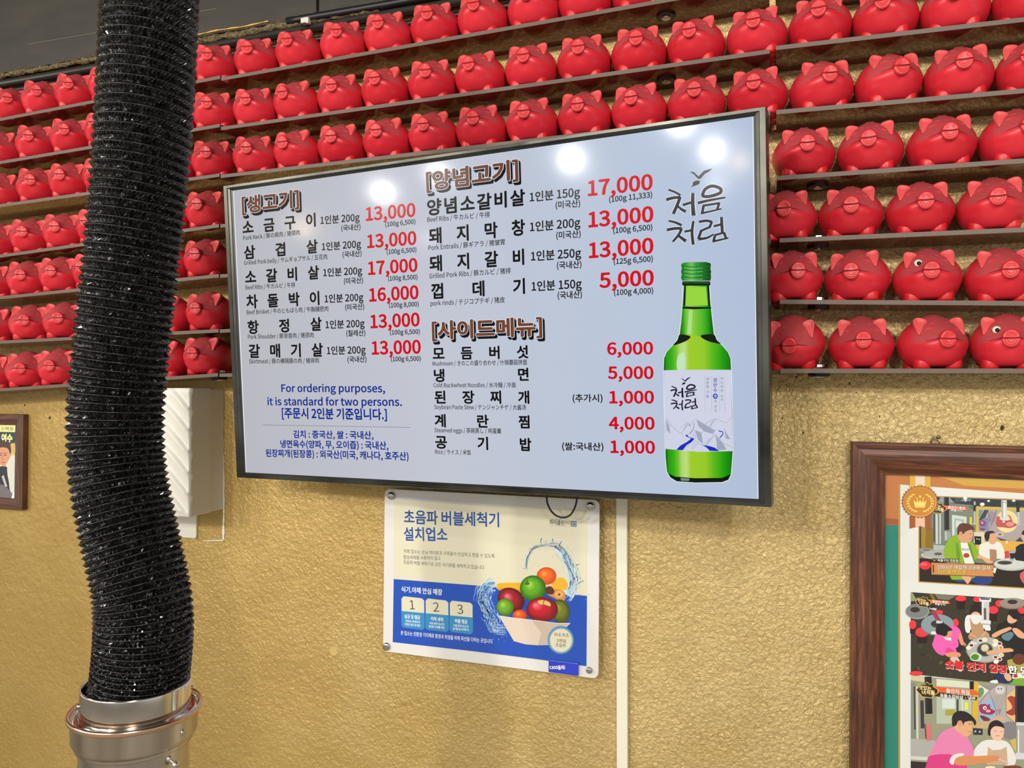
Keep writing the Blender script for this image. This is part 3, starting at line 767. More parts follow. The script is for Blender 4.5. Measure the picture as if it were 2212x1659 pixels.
for s, p0, p1, e in [('(100g 6,500)', (833, 489), (897.5, 482.5), 13), ('(100g 6,500)', (836, 548.5), (899.7, 543.5), 13), ('(100g 8,500)', (838.6, 606), (902, 602.5), 13), ('(100g 8,000)', (841, 664), (904.6, 661), 13), ('(100g 6,500)', (843, 722.5), (907, 720.5), 13), ('(100g 6,500)', (845, 780), (909, 778.8), 13),
                     ('(100g 11,333)', (1317, 436), (1409.6, 425), 15.5), ('(100g 6,500)', (1325.6, 503), (1409.6, 495.6), 15.5), ('(125g 6,500)', (1326.4, 570), (1410.4, 563.8), 15.5), ('(100g 4,000)', (1327, 636.8), (1411, 632.4), 15.5)]:
    T.text('unit_price_lettering', BK, s, (p0[0], p0[1] + 1), (p1[0], p1[1] + 1), e, .022, 3)
for s, p0, p1, e in [('Pork Neck / 豚の肩肉 / 猪颈肉', (525.5, 519.5), (647.6, 507), 12), ('Grilled Pork belly / サムギョプサル / 五花肉', (527.5, 573), (707, 559.5), 12), ('Beef Ribs / 牛カルビ / 牛排', (530.8, 626.5), (637.8, 620.5), 12), ('Beef Brisket / 牛のともばら肉 / 牛胸脯肥肉', (533.3, 680), (709.5, 672), 12),
                     ('Pork Shoulder / 豚背首肉 / 猪颈肉', (536, 733), (678, 729), 12), ('Skirtmeat / 豚の横隔膜の肉 / 猪排肉', (538.6, 786), (689, 784), 12), ('Beef Ribs / 牛カルビ / 牛排', (923.6, 480), (1058.6, 468.5), 13.5), ('Pork Entrails / 豚ギアラ / 猪皱胃', (926, 541), (1090.9, 528), 13.5),
                     ('Grilled Pork Ribs / 豚カルビ / 猪排', (928, 602), (1103.8, 590), 13.5), ('pork rinds / テジコプテギ / 猪皮', (930.5, 661), (1090.9, 653), 13.5), ('Mushroom / きのこの盛り合わせ / 什锦蘑菇拼盘', (934.8, 790.5), (1138.7, 787.3), 12), ('Cold Buckwheat Noodles / 水冷麺 / 冷面', (936.8, 837), (1114.3, 836.5), 12),
                     ('Soybean Paste Stew / テンジャンチゲ / 大酱汤', (938.5, 884), (1136.2, 885), 12), ('Steamed eggs / 茶碗蒸し / 鸡蛋羹', (939, 934), (1082.7, 936), 12), ('Rice / ライス / 米饭', (940.5, 980.7), (1017.4, 982), 12)]:
    T.text('translation_lettering', BK, s, p0, p1, e, .010, 3)
for s, p0, p1, e, o_ in [('For ordering purposes,', (608.6, 847), (831.6, 847.5), 21.5, .008), ('it is standard for two persons.', (578.7, 875.5), (868, 877), 21.5, .008), ('[주문시 2인분 기준입니다.]', (610, 902), (835.6, 905.5), 25, .014),
                     ('김치 : 중국산, 쌀 : 국내산,', (634.5, 945), (806.6, 947.5), 18, .012), ('냉면육수(양파, 무, 오이즙) : 국내산,', (606.6, 965.8), (839, 970), 18, .012), ('된장찌개(된장콩) : 외국산(미국, 캐나다, 호주산)', (575, 985.5), (882.5, 993), 18, .012)]:
    T.text('notice_lettering', BL_, s, p0, p1, e, o_ + .014, 3)
T.line('divider_line', em('grey', (120, 122, 140)), [(568, 918.6), (885.4, 923.8)], 1.0, 3)
T.line('edge_line', WH, [(1628, 252), (1636, 1076.5)], 1.6, 1); T.line('edge_line', WH, [(504, 412.8), (532.2, 1020.5)], 1.6, 1)
GR = em('ink', (52, 52, 56))
def logo(name, m, f, lay, ww=1.0):
    def S(pts, w, w2=None, sm=5): T.line(name, m, [f(*p) for p in pts], w * fs * ww, lay, sm, None if w2 is None else w2 * fs * ww)
    fs = abs(f(100, 0)[0] - f(0, 0)[0]) / 100
    T.poly(name, m, [f(*p) for p in ((320, 497), (352, 500), (388, 533), (430, 490), (495, 472), (470, 495), (435, 515), (405, 550), (385, 553), (355, 520))], lay)
    T.poly(name, m, [f(*p) for p in ((345, 578), (370, 565), (400, 567), (393, 592), (365, 603), (345, 610), (328, 618), (345, 597))], lay)
    S([(158, 635), (205, 652), (250, 677)], 13, 15); S([(142, 712), (190, 698), (248, 692)], 20, 17); S([(248, 690), (228, 745), (195, 820)], 20, 20); S([(222, 755), (258, 785), (290, 802)], 12, 22)
    S([(268, 752), (330, 733)], 18, 16); S([(345, 660), (343, 740), (350, 833)], 20, 26)
    ring = [(415, 682), (438, 632), (492, 607), (552, 625), (556, 655), (512, 676), (455, 688), (415, 682)]; S(ring, 20)
    S([(383, 737), (470, 716), (592, 694)], 20, 12); S([(425, 760), (415, 815)], 18); S([(418, 758), (548, 737)], 15, 14); S([(546, 735), (530, 785)], 17); S([(405, 817), (562, 781)], 14, 10)
    S([(158, 873), (210, 885), (258, 907)], 12, 18); S([(145, 943), (200, 932), (258, 930)], 18); S([(258, 930), (238, 975), (190, 1033)], 18, 14); S([(232, 985), (290, 1028)], 14, 24)
    S([(280, 955), (335, 945)], 15); S([(348, 875), (337, 960), (346, 1054)], 16, 20)
    S([(390, 880), (450, 872), (492, 882)], 17); S([(488, 882), (470, 925)], 17); S([(474, 920), (408, 948)], 15); S([(408, 945), (385, 1012)], 18); S([(385, 1013), (450, 1003), (502, 975)], 20, 10)
    S([(503, 914), (560, 900)], 15); S([(562, 843), (568, 960)], 19); S([(512, 985), (500, 1030)], 17); S([(508, 983), (582, 962)], 14); S([(580, 960), (596, 1005)], 17); S([(494, 1031), (614, 1004)], 15, 10)
big = lambda x, y: (1400 + x / 3.53, 230 + y / 3.53)
logo('logo_halo', WH, big, 2, 1.7); logo('logo_lettering', GR, big, 3, 1.25)
# the bottle pictured on the screen
T.frame(1400, 550, 2.963); T.layer = 3
def grad(name, stops, xa, xb):
    m = em(name, stops[0][1]); tc = N(m, 'ShaderNodeTexCoord'); sp = N(m, 'ShaderNodeSeparateXYZ'); L(m, tc.outputs['Object'], sp.inputs[0])
    ua, ub = T.uv((xa, 700))[0], T.uv((xb, 700))[0]
    a = N(m, 'ShaderNodeMapRange'); a.inputs['From Min'].default_value = ua; a.inputs['From Max'].default_value = ub; L(m, sp.outputs[0], a.inputs['Value'])
    r = ramp(m, stops); L(m, a.outputs[0], r.inputs['Fac']); L(m, r.outputs[0], bsdf(m).inputs['Emission Color']); return m
gb = grad('bottle_body', [(0, (8, 60, 8)), (.04, (30, 150, 10)), (.13, (56, 176, 18)), (.19, (112, 190, 40)), (.25, (176, 214, 110)), (.31, (190, 220, 130)), (.38, (158, 204, 40)), (.6, (150, 200, 40)), (.72, (90, 184, 20)), (.86, (30, 160, 10)), (.97, (20, 120, 8)), (1, (6, 50, 6))], 100, 534)
gn = grad('bottle_neck', [(0, (8, 90, 10)), (.12, (40, 160, 20)), (.22, (120, 200, 60)), (.34, (150, 210, 70)), (.5, (120, 196, 50)), (.75, (60, 176, 30)), (.9, (20, 130, 12)), (1, (5, 60, 8))], 205, 420)
gc = grad('bottle_cap', [(0, (6, 80, 20)), (.2, (40, 150, 50)), (.4, (110, 190, 90)), (.55, (40, 150, 60)), (.8, (16, 110, 30)), (1, (4, 60, 14))], 213, 404)
dg = em('bottle_dark', (8, 26, 12)); mg = em('bottle_green', (16, 110, 20))
pn = 'pictured_bottle'
sil = [(228, 190), (392, 190), (398, 300), (412, 430), (420, 500), (440, 548), (480, 590), (510, 625), (526, 665), (530, 740), (536, 1000), (538, 1255), (533, 1330), (527, 1400), (510, 1440), (470, 1455), (300, 1458), (180, 1450), (140, 1425), (118, 1390), (110, 1300), (104, 1000), (99, 740), (102, 665), (118, 625), (150, 590), (185, 550), (200, 510), (212, 430), (222, 300)]
T.poly(pn, WH, [(p[0] + (4 if p[0] > 320 else -4), p[1] + (3 if p[1] > 1300 else 0)) for p in sil])
T.poly(pn, gb, sil)
T.poly(pn, gn, [(229, 195), (391, 195), (397, 300), (411, 430), (418, 512), (320, 522), (203, 512), (212, 430), (223, 300)])
T.poly(pn, dg, [(203, 512), (262, 520), (268, 535), (230, 560), (160, 582), (188, 548)], smooth=3); T.poly(pn, dg, [(418, 512), (345, 515), (340, 530), (385, 555), (462, 572), (440, 548)], smooth=3)
T.poly(pn, dg, [(222, 333), (404, 337), (405, 346), (300, 351), (221, 347)]); T.poly(pn, dg, [(232, 200), (243, 200), (238, 330), (225, 330)]); T.poly(pn, dg, [(378, 200), (391, 200), (399, 335), (388, 335)])
T.poly(pn, em('bottle_light', (150, 214, 60)), [(250, 208), (372, 208), (382, 325), (240, 325)])
T.poly(pn, dg, [(222, 172), (396, 172), (400, 186), (396, 200), (224, 200), (218, 186)]); T.poly(pn, mg, [(226, 178), (390, 178), (392, 184), (224, 184)])
T.poly(pn, gc, [(217, 58), (245, 50), (372, 48), (400, 56), (403, 70), (400, 88), (404, 108), (402, 130), (404, 150), (398, 168), (220, 168), (212, 150), (216, 130), (212, 108), (217, 88), (213, 70)])
for y in (76, 98, 122, 146): T.line(pn, mg, [(216, y), (300, y + 5), (401, y)], 5, None, 4); T.line(pn, em('cap_light', (130, 200, 110)), [(232, y + 8), (300, y + 12), (350, y + 11)], 3, None, 4)
T.poly(pn, em('glint', (196, 226, 190)), [(190, 650), (232, 630), (236, 735), (186, 735)], smooth=3)
T.poly(pn, em('neck_glint', (176, 220, 140)), [(262, 356), (285, 356), (276, 508), (250, 508)])
T.poly(pn, dg, [(124, 1398), (170, 1420), (300, 1430), (470, 1428), (527, 1404), (510, 1440), (470, 1455), (300, 1458), (180, 1450), (140, 1425)])
T.poly(pn, em('base_glint', (120, 140, 130)), [(205, 1428), (262, 1432), (258, 1448), (208, 1446)])
LB = em('label', (206, 210, 228)); T.poly('bottle_label', LB, [(101, 741), (320, 737), (531, 738), (537, 1257), (320, 1262), (106, 1243)])
l2 = T.layer = T.layer + 1
small = lambda x, y: (1447.9 + (x - 140) * 59.9 / 475 , 814.6 + (y - 472) * 71.8 / 583)
fr_ = T.o; T.frame(0, 0, 1); logo('bottle_label_lettering', em('navy', (16, 14, 40)), small, l2, 1.35); T.frame(*fr_)
T.frame(1420, 780, 5.922)
gk, g2, bl2 = em('label_grey', (120, 122, 138)), em('label_shade', (160, 166, 188)), em('river_blue', (22, 44, 190))
T.layer = l2
for x in (603, 688, 787, 856): T.line('bottle_label_lettering', gk, [(x, 190), (x + 6, 660)], 2, l2)
for s, x, y0, st, w, m in [('대관령기술', 640, 232, 50, 44, gk), ('암반수', 738, 245, 66, 62, em('label_blue', (30, 44, 150))), ('로만든', 742, 515, 50, 40, gk), ('부드러운소주', 822, 228, 50, 42, gk)]:
    for k, ch in enumerate(s):
        yy = y0 + st * k + (18 if (s[0] == '대' and k > 2) or (s[0] == '부' and k > 3) or (s[0] == '로' and k > 0) else 0)
        T.chars('bottle_label_lettering', m, ch, (x, yy), (x + 1, yy), w, w, .01, l2)
T.ell('bottle_label_lettering', bl2, 739, 449, 32, 34); T.layer = max(T.layer, l2 + 1); T.chars('bottle_label_lettering', LB, '水', (739, 449), (740, 449), 52, 52, .015, l2 + 3); T.layer = l2 + 3
mt = 'label_mountains'
peaks = [[(96, 800), (115, 735), (180, 830), (260, 900), (420, 990), (430, 1130), (104, 1122)], [(290, 858), (375, 785), (400, 810), (430, 800), (490, 740), (560, 790), (620, 830), (760, 900), (700, 1080), (380, 1080)],
         [(600, 812), (700, 748), (760, 738), (815, 770), (880, 790), (940, 725), (952, 1140), (700, 1060)], [(350, 960), (470, 880), (560, 915), (625, 880), (700, 930), (745, 950), (810, 1010), (800, 1140), (400, 1130)],
         [(560, 1080), (640, 1015), (735, 945), (820, 1040), (952, 1100), (952, 1146), (640, 1142)], [(330, 1136), (465, 1000), (540, 1060), (620, 1100), (680, 1142)]]
for P in peaks:
    T.poly(mt, LB, P); T.line(mt, gk, P[:-2] if len(P) > 5 else P[:-1], 3)
    x0, y0 = P[1]; P2 = P[2]
    for k in range(1, 9):
        q = k / 9; a = (x0 + (P2[0] - x0) * q, y0 + (P2[1] - y0) * q); T.line(mt, g2, [a, (a[0] - 30 - 8 * k, min(a[1] + 70 + 6 * k, 1130))], 1.8)
for P in [[(395, 795), (420, 810), (425, 850), (405, 830)], [(500, 745), (640, 830), (740, 890), (700, 930), (600, 900), (520, 830)], [(110, 750), (150, 830), (165, 930), (120, 880)], [(480, 885), (560, 920), (580, 1060), (520, 1010)], [(745, 950), (830, 1040), (880, 1130), (760, 1140)], [(850, 830), (870, 900), (930, 1000), (870, 990)]]: T.poly(mt, g2, P)
T.poly(mt, bl2, [(240, 1134), (290, 1080), (380, 1030), (430, 990), (370, 965), (355, 945), (378, 940), (400, 970), (470, 990), (440, 1030), (370, 1075), (320, 1138)]); T.poly(mt, bl2, [(577, 1070), (660, 1085), (730, 1105), (785, 1150), (668, 1146), (620, 1100)]); T.line(mt, bl2, [(780, 890), (832, 905), (838, 930), (795, 980)], 12); T.line(mt, em('river_line', (30, 30, 60)), [(470, 790), (462, 850), (415, 930)], 5)
T.finish()

# black cable loop hanging below the screen
bm = bmesh.new()
path = [(1181, 1066), (1182, 1085), (1190, 1103), (1202, 1114), (1217, 1118), (1231, 1113), (1240, 1100), (1245, 1085), (1247, 1066)]
tube(bm, smooth_pts([at(x, y, -.075) for x, y in path], 5, closed=False), .0019, 8)
tag(build('power_cable', bm, blackm, smooth=True), 'black cable loop hanging down from behind the menu screen', 'cable')
# white cable trunking down the wall
t = empty('cable_trunking', Matrix.Identity(4), 'narrow white plastic cable trunking running down the wall below the screen', 'cable trunking')
trm = mat('trunking_white', (226, 224, 204), rough=.45)
bx('cover', (-.2892, -.2676, -.0135, -.006, .02, 1.42), trm, t, bev=.0015); bx('base_rail', (-.2884, -.2684, -.0065, 0, .02, 1.42), trm, t)

# ------------------------------------------------------------------ acrylic poster board
SR = math.radians(-.5)
c0 = Vector((-.5555, -.025, 1.1257))
PM = frame_matrix(c0, (math.cos(SR), 0, math.sin(SR)), (-math.sin(SR), 0, math.cos(SR)), (0, -1, 0))
pb = empty('poster_board', PM, 'white acrylic board with a blue and cream dishwasher poster below the menu screen', 'poster')
def rounded(bm, x0, x1, y0, y1, r, z0, z1, n=6):
    pts = []
    for cx, cy, a0 in ((x1 - r, y1 - r, 0), (x0 + r, y1 - r, 90), (x0 + r, y0 + r, 180), (x1 - r, y0 + r, 270)):
        for k in range(n + 1): a = math.radians(a0 + 90 * k / n); pts.append((cx + r * math.cos(a), cy + r * math.sin(a)))
    A = [bm.verts.new((x, y, z0)) for x, y in pts]; B = [bm.verts.new((x, y, z1)) for x, y in pts]
    for k in range(len(pts)): q = (k + 1) % len(pts); bm.faces.new((A[k], A[q], B[q], B[k]))
    bm.faces.new(A[::-1]); bm.faces.new(B)
acr = mat('white_acrylic', (224, 224, 220), rough=.22, coat=.6)
bm = bmesh.new(); rounded(bm, -.2330, .2345, -.1725, .1735, .012, -.006, 0); build('acrylic_sheet', bm, acr, pb)
sheet = bx('poster_sheet', (-.2105, .2105, -.1508, .1508, 0, .0004), mat('poster_paper', (222, 218, 192), rough=.3, coat=.5), pb)
P = Surf(sheet, homography([(853.4, 1080), (1268, 1104.6), (1267, 1438), (846, 1388)], [(-.2105, .1508), (.2105, .1508), (.2105, -.1508), (-.2105, -.1508)]), base=.0005)
def ink(name, rgb, rough=.3): return mat('ink_' + name, rgb, rough=rough, coat=.5)
bluem = ink('blue', (24, 78, 184)); cream = ink('cream', (222, 218, 192)); navy = ink('navy', (30, 80, 150)); grey = ink('grey', (70, 72, 74)); whi = ink('white', (236, 240, 240))
P.frame(810, 1030, 3.6875)
P.poly('blue_band', bluem, [(149, 812), (820, 862), (1689, 942), (1687, 1505), (1300, 1452), (800, 1392), (134, 1320)], 1)
P.text('poster_lettering', navy, '초음파 버블세척기', (240, 360), (993, 388), 118, .022, 2); P.text('poster_lettering', navy, '설치업소', (238, 496), (582, 500), 116, .022, 2)
for s, a, b in (('저희 업소는 손님 여러분과 가족들이 안심하고 찾을 수 있도록', (232, 602), (957, 642)), ('합성세제를 사용하지 않고', (230, 650), (527, 660)), ('초음파 버블 세척기로 모든 식기류를 세척하고 있습니다', (229, 690), (875, 733))): P.text('poster_lettering', grey, s, a, b, 36, .0, 2)
P.text('poster_lettering', whi, '식기.야채 안심 매장', (210, 912), (537, 937), 52, .022, 2)
P.text('poster_lettering', whi, '본 업소는 친환경 기지재로 환경과 위생을 위해 최선을 다하는 곳입니다', (200, 1257), (938, 1325), 38, .008, 2)
lb = ink('light_blue', (52, 140, 196)); P.layer = 3
for k, (x, y, n_, a, b1, b2) in enumerate([(208, 948, '1', '살균 및 멸균', '대장균.박테리아', '각종균 살균 및 멸균'), (402, 965, '2', '야채 세척', '야채 세척기능으로', '깨끗한 야채를 제공'), (596, 982, '3', '버블 헹굼', '버블 헹굼기능으로', '잔류농약제거')]):
    def rr(x0, y0, x1, y1, r, sl): return [(x0 + r, y0), (x1 - r, y0 + sl), (x1, y0 + r + sl), (x1, y1 - r + sl), (x1 - r, y1 + sl), (x0 + r, y1), (x0, y1 - r), (x0, y0 + r)]
    P.poly('step_card', lb, rr(x - 2, y, x + 186, y + 254, 18, 17), 2); P.poly('step_card', cream, rr(x + 3, y + 2, x + 183, y + 60, 18, 16)[:4] + [(x + 183, y + 136), (x + 3, y + 120), (x + 3, y + 22)], 3)
    P.chars('poster_lettering', grey, n_, (x + 104 , y + 74), (x + 105, y + 74), 100, 100, -.012, 4)
    P.text('poster_lettering', whi, a, (x + (24 if k == 0 else 42), y + 176), (x + (150 if k == 0 else 140), y + 186), 36, .02, 4)
    P.text('poster_lettering', whi, b1, (x + 32, y + 208), (x + 150, y + 218), 22, .015, 4); P.text('poster_lettering', whi, b2, (x + 24, y + 234), (x + 152, y + 245), 22, .015, 4)
P.text('poster_lettering', grey, '하이클린', (1393, 376), (1508, 382), 42, .02, 2); P.text('poster_lettering', grey, '365', (1508, 378), (1560, 378), 38, -.002, 2); P.text('poster_lettering', grey, '초음파 버블 세척기', (1397, 343), (1490, 346), 15, 0, 2)
for k, (x, y) in enumerate([(1561, 350), (1584, 352), (1561, 374), (1584, 376)]): P.poly('brand_mark', ink('mark', (40, 92, 150)), [(x, y), (x + 21, y + 1), (x + 21, y + 21), (x, y + 20)], 2); P.ell('brand_mark', cream if k < 3 else ink('pink', (236, 200, 220)), x + 11, y + 11, 5, 5, 3)
P.line('brand_mark', grey, [(1393, 388), (1556, 394)], 1.2, 2)
# splashing water
rnd = random.Random(11)
wd, wl, wp = ink('water_dark', (60, 110, 160)), ink('water_light', (170, 200, 222)), ink('water_pale', (206, 226, 236))
def splash(path, w0, w1, n, cols, drops, lay=5):
    pts = smooth_pts([(*p, 0) for p in path], 10, closed=False)
    for k in range(n):
        i0 = rnd.randrange(0, len(pts) - 8); ln = rnd.randrange(5, 16); seg_ = pts[i0:i0 + ln]
        off = rnd.gauss(0, .33); out = []
        for j, p in enumerate(seg_):
            q = (i0 + j) / len(pts); w = (w0 + (w1 - w0) * q); a = pts[min(i0 + j + 1, len(pts) - 1)]; b = pts[max(i0 + j - 1, 0)]; d = (a - b).normalized()
            out.append((p.x - d.y * w * (off + .05 * math.sin(j)), p.y + d.x * w * (off + .05 * math.sin(j))))
        P.line('printed_water', cols[k % len(cols)], out, rnd.uniform(1, 1 + (w0 + w1) * .05), lay + k % 3, w2=rnd.uniform(.5, 3))
    for k in range(drops):
        p = pts[rnd.randrange(len(pts))]; P.ell('printed_water', cols[k % len(cols)], p.x + rnd.gauss(0, w1 * .75), p.y + rnd.gauss(0, w1 * .75), rnd.uniform(1, 4.5), rnd.uniform(1.5, 5), lay, n=6)
P.line('printed_water', wp, [(1440, 560), (1510, 640), (1560, 760), (1575, 860), (1540, 940)], 26, 4, 5, 84); P.line('printed_water', wl, [(1490, 620), (1545, 740), (1560, 850), (1545, 930)], 8, 5, 5, 26)
splash([(1212, 740), (1215, 650), (1260, 570), (1350, 540)], 12, 22, 40, [wd, wl, wd], 22)
splash([(1330, 545), (1440, 545), (1510, 610), (1560, 700), (1590, 800), (1570, 900), (1520, 970)], 34, 90, 130, [wl, wp, wd, wl], 60)
for a in ([(1330, 485), (1322, 515), (1330, 540)], [(1415, 490), (1425, 525)], [(1470, 540), (1485, 515), (1495, 508)], [(1600, 700), (1632, 688)], [(1600, 860), (1640, 830), (1668, 826)]): P.line('printed_water', wd, a, 8, 6, w2=2)
wb = ink('water_blue', (110, 170, 226)); splash([(960, 850), (900, 880), (860, 950), (880, 1040), (930, 1120), (960, 1200), (1060, 1215)], 110, 60, 200, [wb, wl, ink('water_mid', (80, 140, 214)), wp], 90, 2)
P.line('printed_water', wb, [(960, 845), (900, 848), (860, 880), (830, 940), (845, 1010)], 22, 3, 5, 14)
# fruit bowl
P.layer = 8; F_ = 'printed_fruit'
def fruit(cx, cy, rx, ry, base, light, shade, rot=0, hl=(-.3, -.35)):
    n = 9
    for k in range(n):
        t = k / (n - 1)
        c = tuple(int(round(shade[i] + (base[i] - shade[i]) * min(1, t * 2.2) + (light[i] - base[i]) * max(0, t - .62) / .38)) for i in range(3))
        s_ = 1 - t * .86; P.ell(F_, ink('f_%d_%d_%d' % c, c), cx + hl[0] * rx * t * .9, cy + hl[1] * ry * t * .9, rx * s_, ry * s_, rot=rot)
P.poly(F_, ink('banana', (232, 176, 40)), [(972, 868), (985, 845), (1060, 840), (1170, 842), (1200, 880), (1180, 930), (1100, 900), (1010, 900), (980, 890)], smooth=4)
P.poly(F_, ink('banana2', (226, 140, 30)), [(985, 885), (1060, 880), (1170, 900), (1180, 925), (1100, 915), (1020, 905)], smooth=4)
P.poly(F_, ink('banana3', (240, 180, 50)), [(1400, 880), (1440, 810), (1500, 800), (1538, 850), (1525, 890), (1470, 900)], smooth=4)
P.poly(F_, ink('peel', (206, 140, 70)), [(1370, 920), (1440, 890), (1500, 905), (1522, 945), (1500, 985), (1430, 960)], smooth=4); P.poly(F_, ink('brown', (92, 48, 26)), [(1362, 880), (1400, 866), (1432, 900), (1420, 928), (1372, 925)], smooth=3)
P.ell(F_, ink('peelspot', (230, 170, 100)), 1468, 930, 36, 30); P.ell(F_, ink('brown', (92, 48, 26)), 1470, 932, 9, 9)
fruit(1369, 785, 78, 70, (236, 108, 36), (246, 158, 84), (206, 74, 26))
fruit(1088, 975, 112, 92, (158, 26, 42), (226, 110, 124), (84, 16, 22), 30)
fruit(1262, 884, 104, 104, (96, 172, 32), (168, 214, 84), (48, 104, 24), 20); P.line(F_, ink('stem', (50, 80, 20)), [(1212, 852), (1222, 836), (1218, 815)], 7); P.ell(F_, ink('dimple', (60, 120, 24)), 1216, 845, 20, 12)
fruit(1480, 1066, 74, 96, (112, 124, 30), (150, 160, 60), (66, 80, 22), -10)
fruit(1040, 1034, 70, 70, (110, 166, 34), (160, 206, 70), (70, 116, 26)); fruit(1158, 1098, 58, 46, (226, 92, 38), (244, 140, 70), (186, 60, 24))
fruit(1336, 1052, 126, 100, (196, 24, 42), (240, 120, 130), (110, 16, 26), 0, (-.45, -.4)); P.poly(F_, ink('applecore', (226, 190, 110)), [(1300, 985), (1345, 975), (1395, 995), (1400, 1025), (1350, 1010), (1320, 1010)], smooth=3); P.line(F_, ink('stem', (50, 80, 20)), [(1345, 1005), (1352, 975)], 6)
bowl = [(990, 1102), (1100, 1118), (1300, 1140), (1450, 1160), (1560, 1160), (1520, 1200), (1440, 1290), (1400, 1335), (1300, 1338), (1200, 1330), (1110, 1305)]
P.poly('printed_bowl', ink('bowl', (222, 206, 188)), bowl); P.poly('printed_bowl', ink('bowl_shade', (200, 184, 168)), [(1250, 1134), (1450, 1160), (1550, 1163), (1480, 1240), (1400, 1335), (1300, 1338), (1330, 1240)])
P.line('printed_bowl', whi, [(990, 1102), (1100, 1118), (1300, 1140), (1450, 1160), (1560, 1160)], 4)
n_ = 40; pts = []
for k in range(n_ * 2): a = math.pi * k / n_; rr2 = 110 if k % 2 else 100; pts.append((1485 + rr2 * math.cos(a), 1295 + rr2 * 1.08 * math.sin(a)))
P.poly('seal_badge', ink('seal', (62, 138, 196)), pts); P.ell('seal_badge', whi, 1485, 1297, 94, 100); P.ell('seal_badge', navy, 1485, 1297, 92, 98); P.ell('seal_badge', cream, 1485, 1297, 88, 94); L6 = P.layer + 1
for s, a, b in (('국내 최초', (1428, 1262), (1550, 1270)), ('3채널', (1450, 1310), (1526, 1315)), ('초음파', (1442, 1346), (1526, 1352))): P.text('seal_lettering', grey, s, a, b, 34, .006, L6)
P.finish()
for x, y in ((844.5, 1071.5), (1275, 1094), (834, 1397), (1272.5, 1448.5)):
    w = at(x, y, -.029); l = PM.inverted() @ w; r_ = .0082 if x < 1272 or y < 1200 else .0062
    bm = bmesh.new(); lathe(bm, [(0, 0), (r_ * .92, 0), (r_, .0008), (r_, .004), (r_ * .8, .0058), (r_ * .3, .0062), (0, .0060)], 24, Matrix.Translation((l.x, l.y, 0)))
    build('steel_screw_cap', bm, mat('screw_cap_steel', (190, 186, 180), rough=.2, metal=1), pb, True)
    bm = bmesh.new(); lathe(bm, [(.006, -.0245), (.006, -.005)], 16, Matrix.Translation((l.x, l.y, 0)), close=True); build('standoff', bm, steel, pb)
q = [at(*p, -.0275) for p in ((1186, 1425), (1250.5, 1433), (1249, 1459), (1185, 1451.5))]
ux = (q[1] - q[0]).normalized(); n_ = Vector((0, -1, 0)); uy = n_.cross(ux)
TM = frame_matrix((q[0] + q[1] + q[2] + q[3]) / 4, ux, uy, n_); w2, h2 = (q[1] - q[0]).length / 2, (q[3] - q[0]).length / 2
tg = empty('blue_tag', TM, 'small blue lettered rectangular tag stuck on the lower right of the poster board', 'tag')
tb = bx('plate', (-w2, w2, -h2, h2, -.002, .002), mat('tag_blue', (28, 58, 196), rough=.25, coat=.6), tg, bev=.001)
bx('slider', (w2 * .20, w2 * 1.0, -h2 * .98, h2 * 1.02, .0015, .0032), mat('tag_blue2', (36, 60, 204), rough=.25, coat=.6), tg, bev=.0008)
S = Surf(tb, homography([(1186, 1425), (1250.5, 1433), (1249, 1459), (1185, 1451.5)], [(-w2, h2), (w2, h2), (w2, -h2), (-w2, -h2)]), base=.0022)
S.frame(1020, 1130, 4.739); S.text('tag_lettering', whi, 'cass', (798, 1490), (880, 1488), 50, .03, 1); S.text('tag_lettering', whi, '플레!', (884, 1494), (958, 1490), 46, .03, 1); S.ell('tag_lettering', whi, 1041, 1473, 13, 17, 12); S.finish()

# small round sticker mark on the wall
c = at(721, 1407, 0); bm = bmesh.new(); lathe(bm, [(0, .0010), (.0095, .0010), (.0100, .0002), (.0100, 0)], 28, Matrix.Translation(c) @ Matrix.Rotation(math.radians(90), 4, 'X'))
st = mat('clear_sticker', (200, 172, 110), rough=.25); tag(build('round_sticker', bm, st), 'small round clear sticker on the bare wall left of the poster board', 'sticker')

# ------------------------------------------------------------------ white wall box with embossed front
wbm = mat('white_moulded_plastic', (226, 224, 214), rough=.38)
gbm = mat('grey_white_plastic', (206, 203, 194), rough=.45)
fx1 = -1.2228; fx0 = fx1 - .235; dep = .117
zt = at(408, 838, -dep).z; zb_ = at(408, 1118, -dep).z
t = empty('wall_box', Matrix.Translation((0, 0, 0)), 'white plastic wall box with diagonal embossed waves, left of the menu screen', 'box')
bx('cover', (fx0, fx1, -dep + .004, -.042, zb_, zt), gbm, t, bev=.004)
bx('base', (fx0 + .002, fx1 - .0015, -.044, 0, zb_ + .002, zt - .002), gbm, t, bev=.002)
bm = bmesh.new(); NX, NZ = 60, 84; g = []
for i in range(NX + 1):
    col = []
    for j in range(NZ + 1):
        u, v = i / NX, j / NZ; x = fx0 + (fx1 - fx0) * u; z = zb_ + (zt - zb_) * v
        ph = (z + (x - fx1) * .75 + .012 * math.sin((x - fx1) * 26)) / .0475
        w = ph - math.floor(ph); hgt = (w ** 1.6) * (1 - max(0, (w - .86) / .14))
        e = min(1, min(u, 1 - u) * 14 + .35, min(v, 1 - v) * 20)
        col.append(bm.verts.new((x + .003 * (hgt - .5) * (1 if i == NX else 0), -dep + .004 - .0120 * hgt * e - .001, z)))
    g.append(col)
for i in range(NX):
    for j in range(NZ): bm.faces.new((g[i][j], g[i + 1][j], g[i + 1][j + 1], g[i][j + 1]))
edge_ = [g[i][0] for i in range(NX + 1)] + [g[NX][j] for j in range(1, NZ + 1)] + [g[i][NZ] for i in range(NX - 1, -1, -1)] + [g[0][j] for j in range(NZ - 1, 0, -1)]
bk = [bm.verts.new((v.co.x, -dep + .012, v.co.z)) for v in edge_]
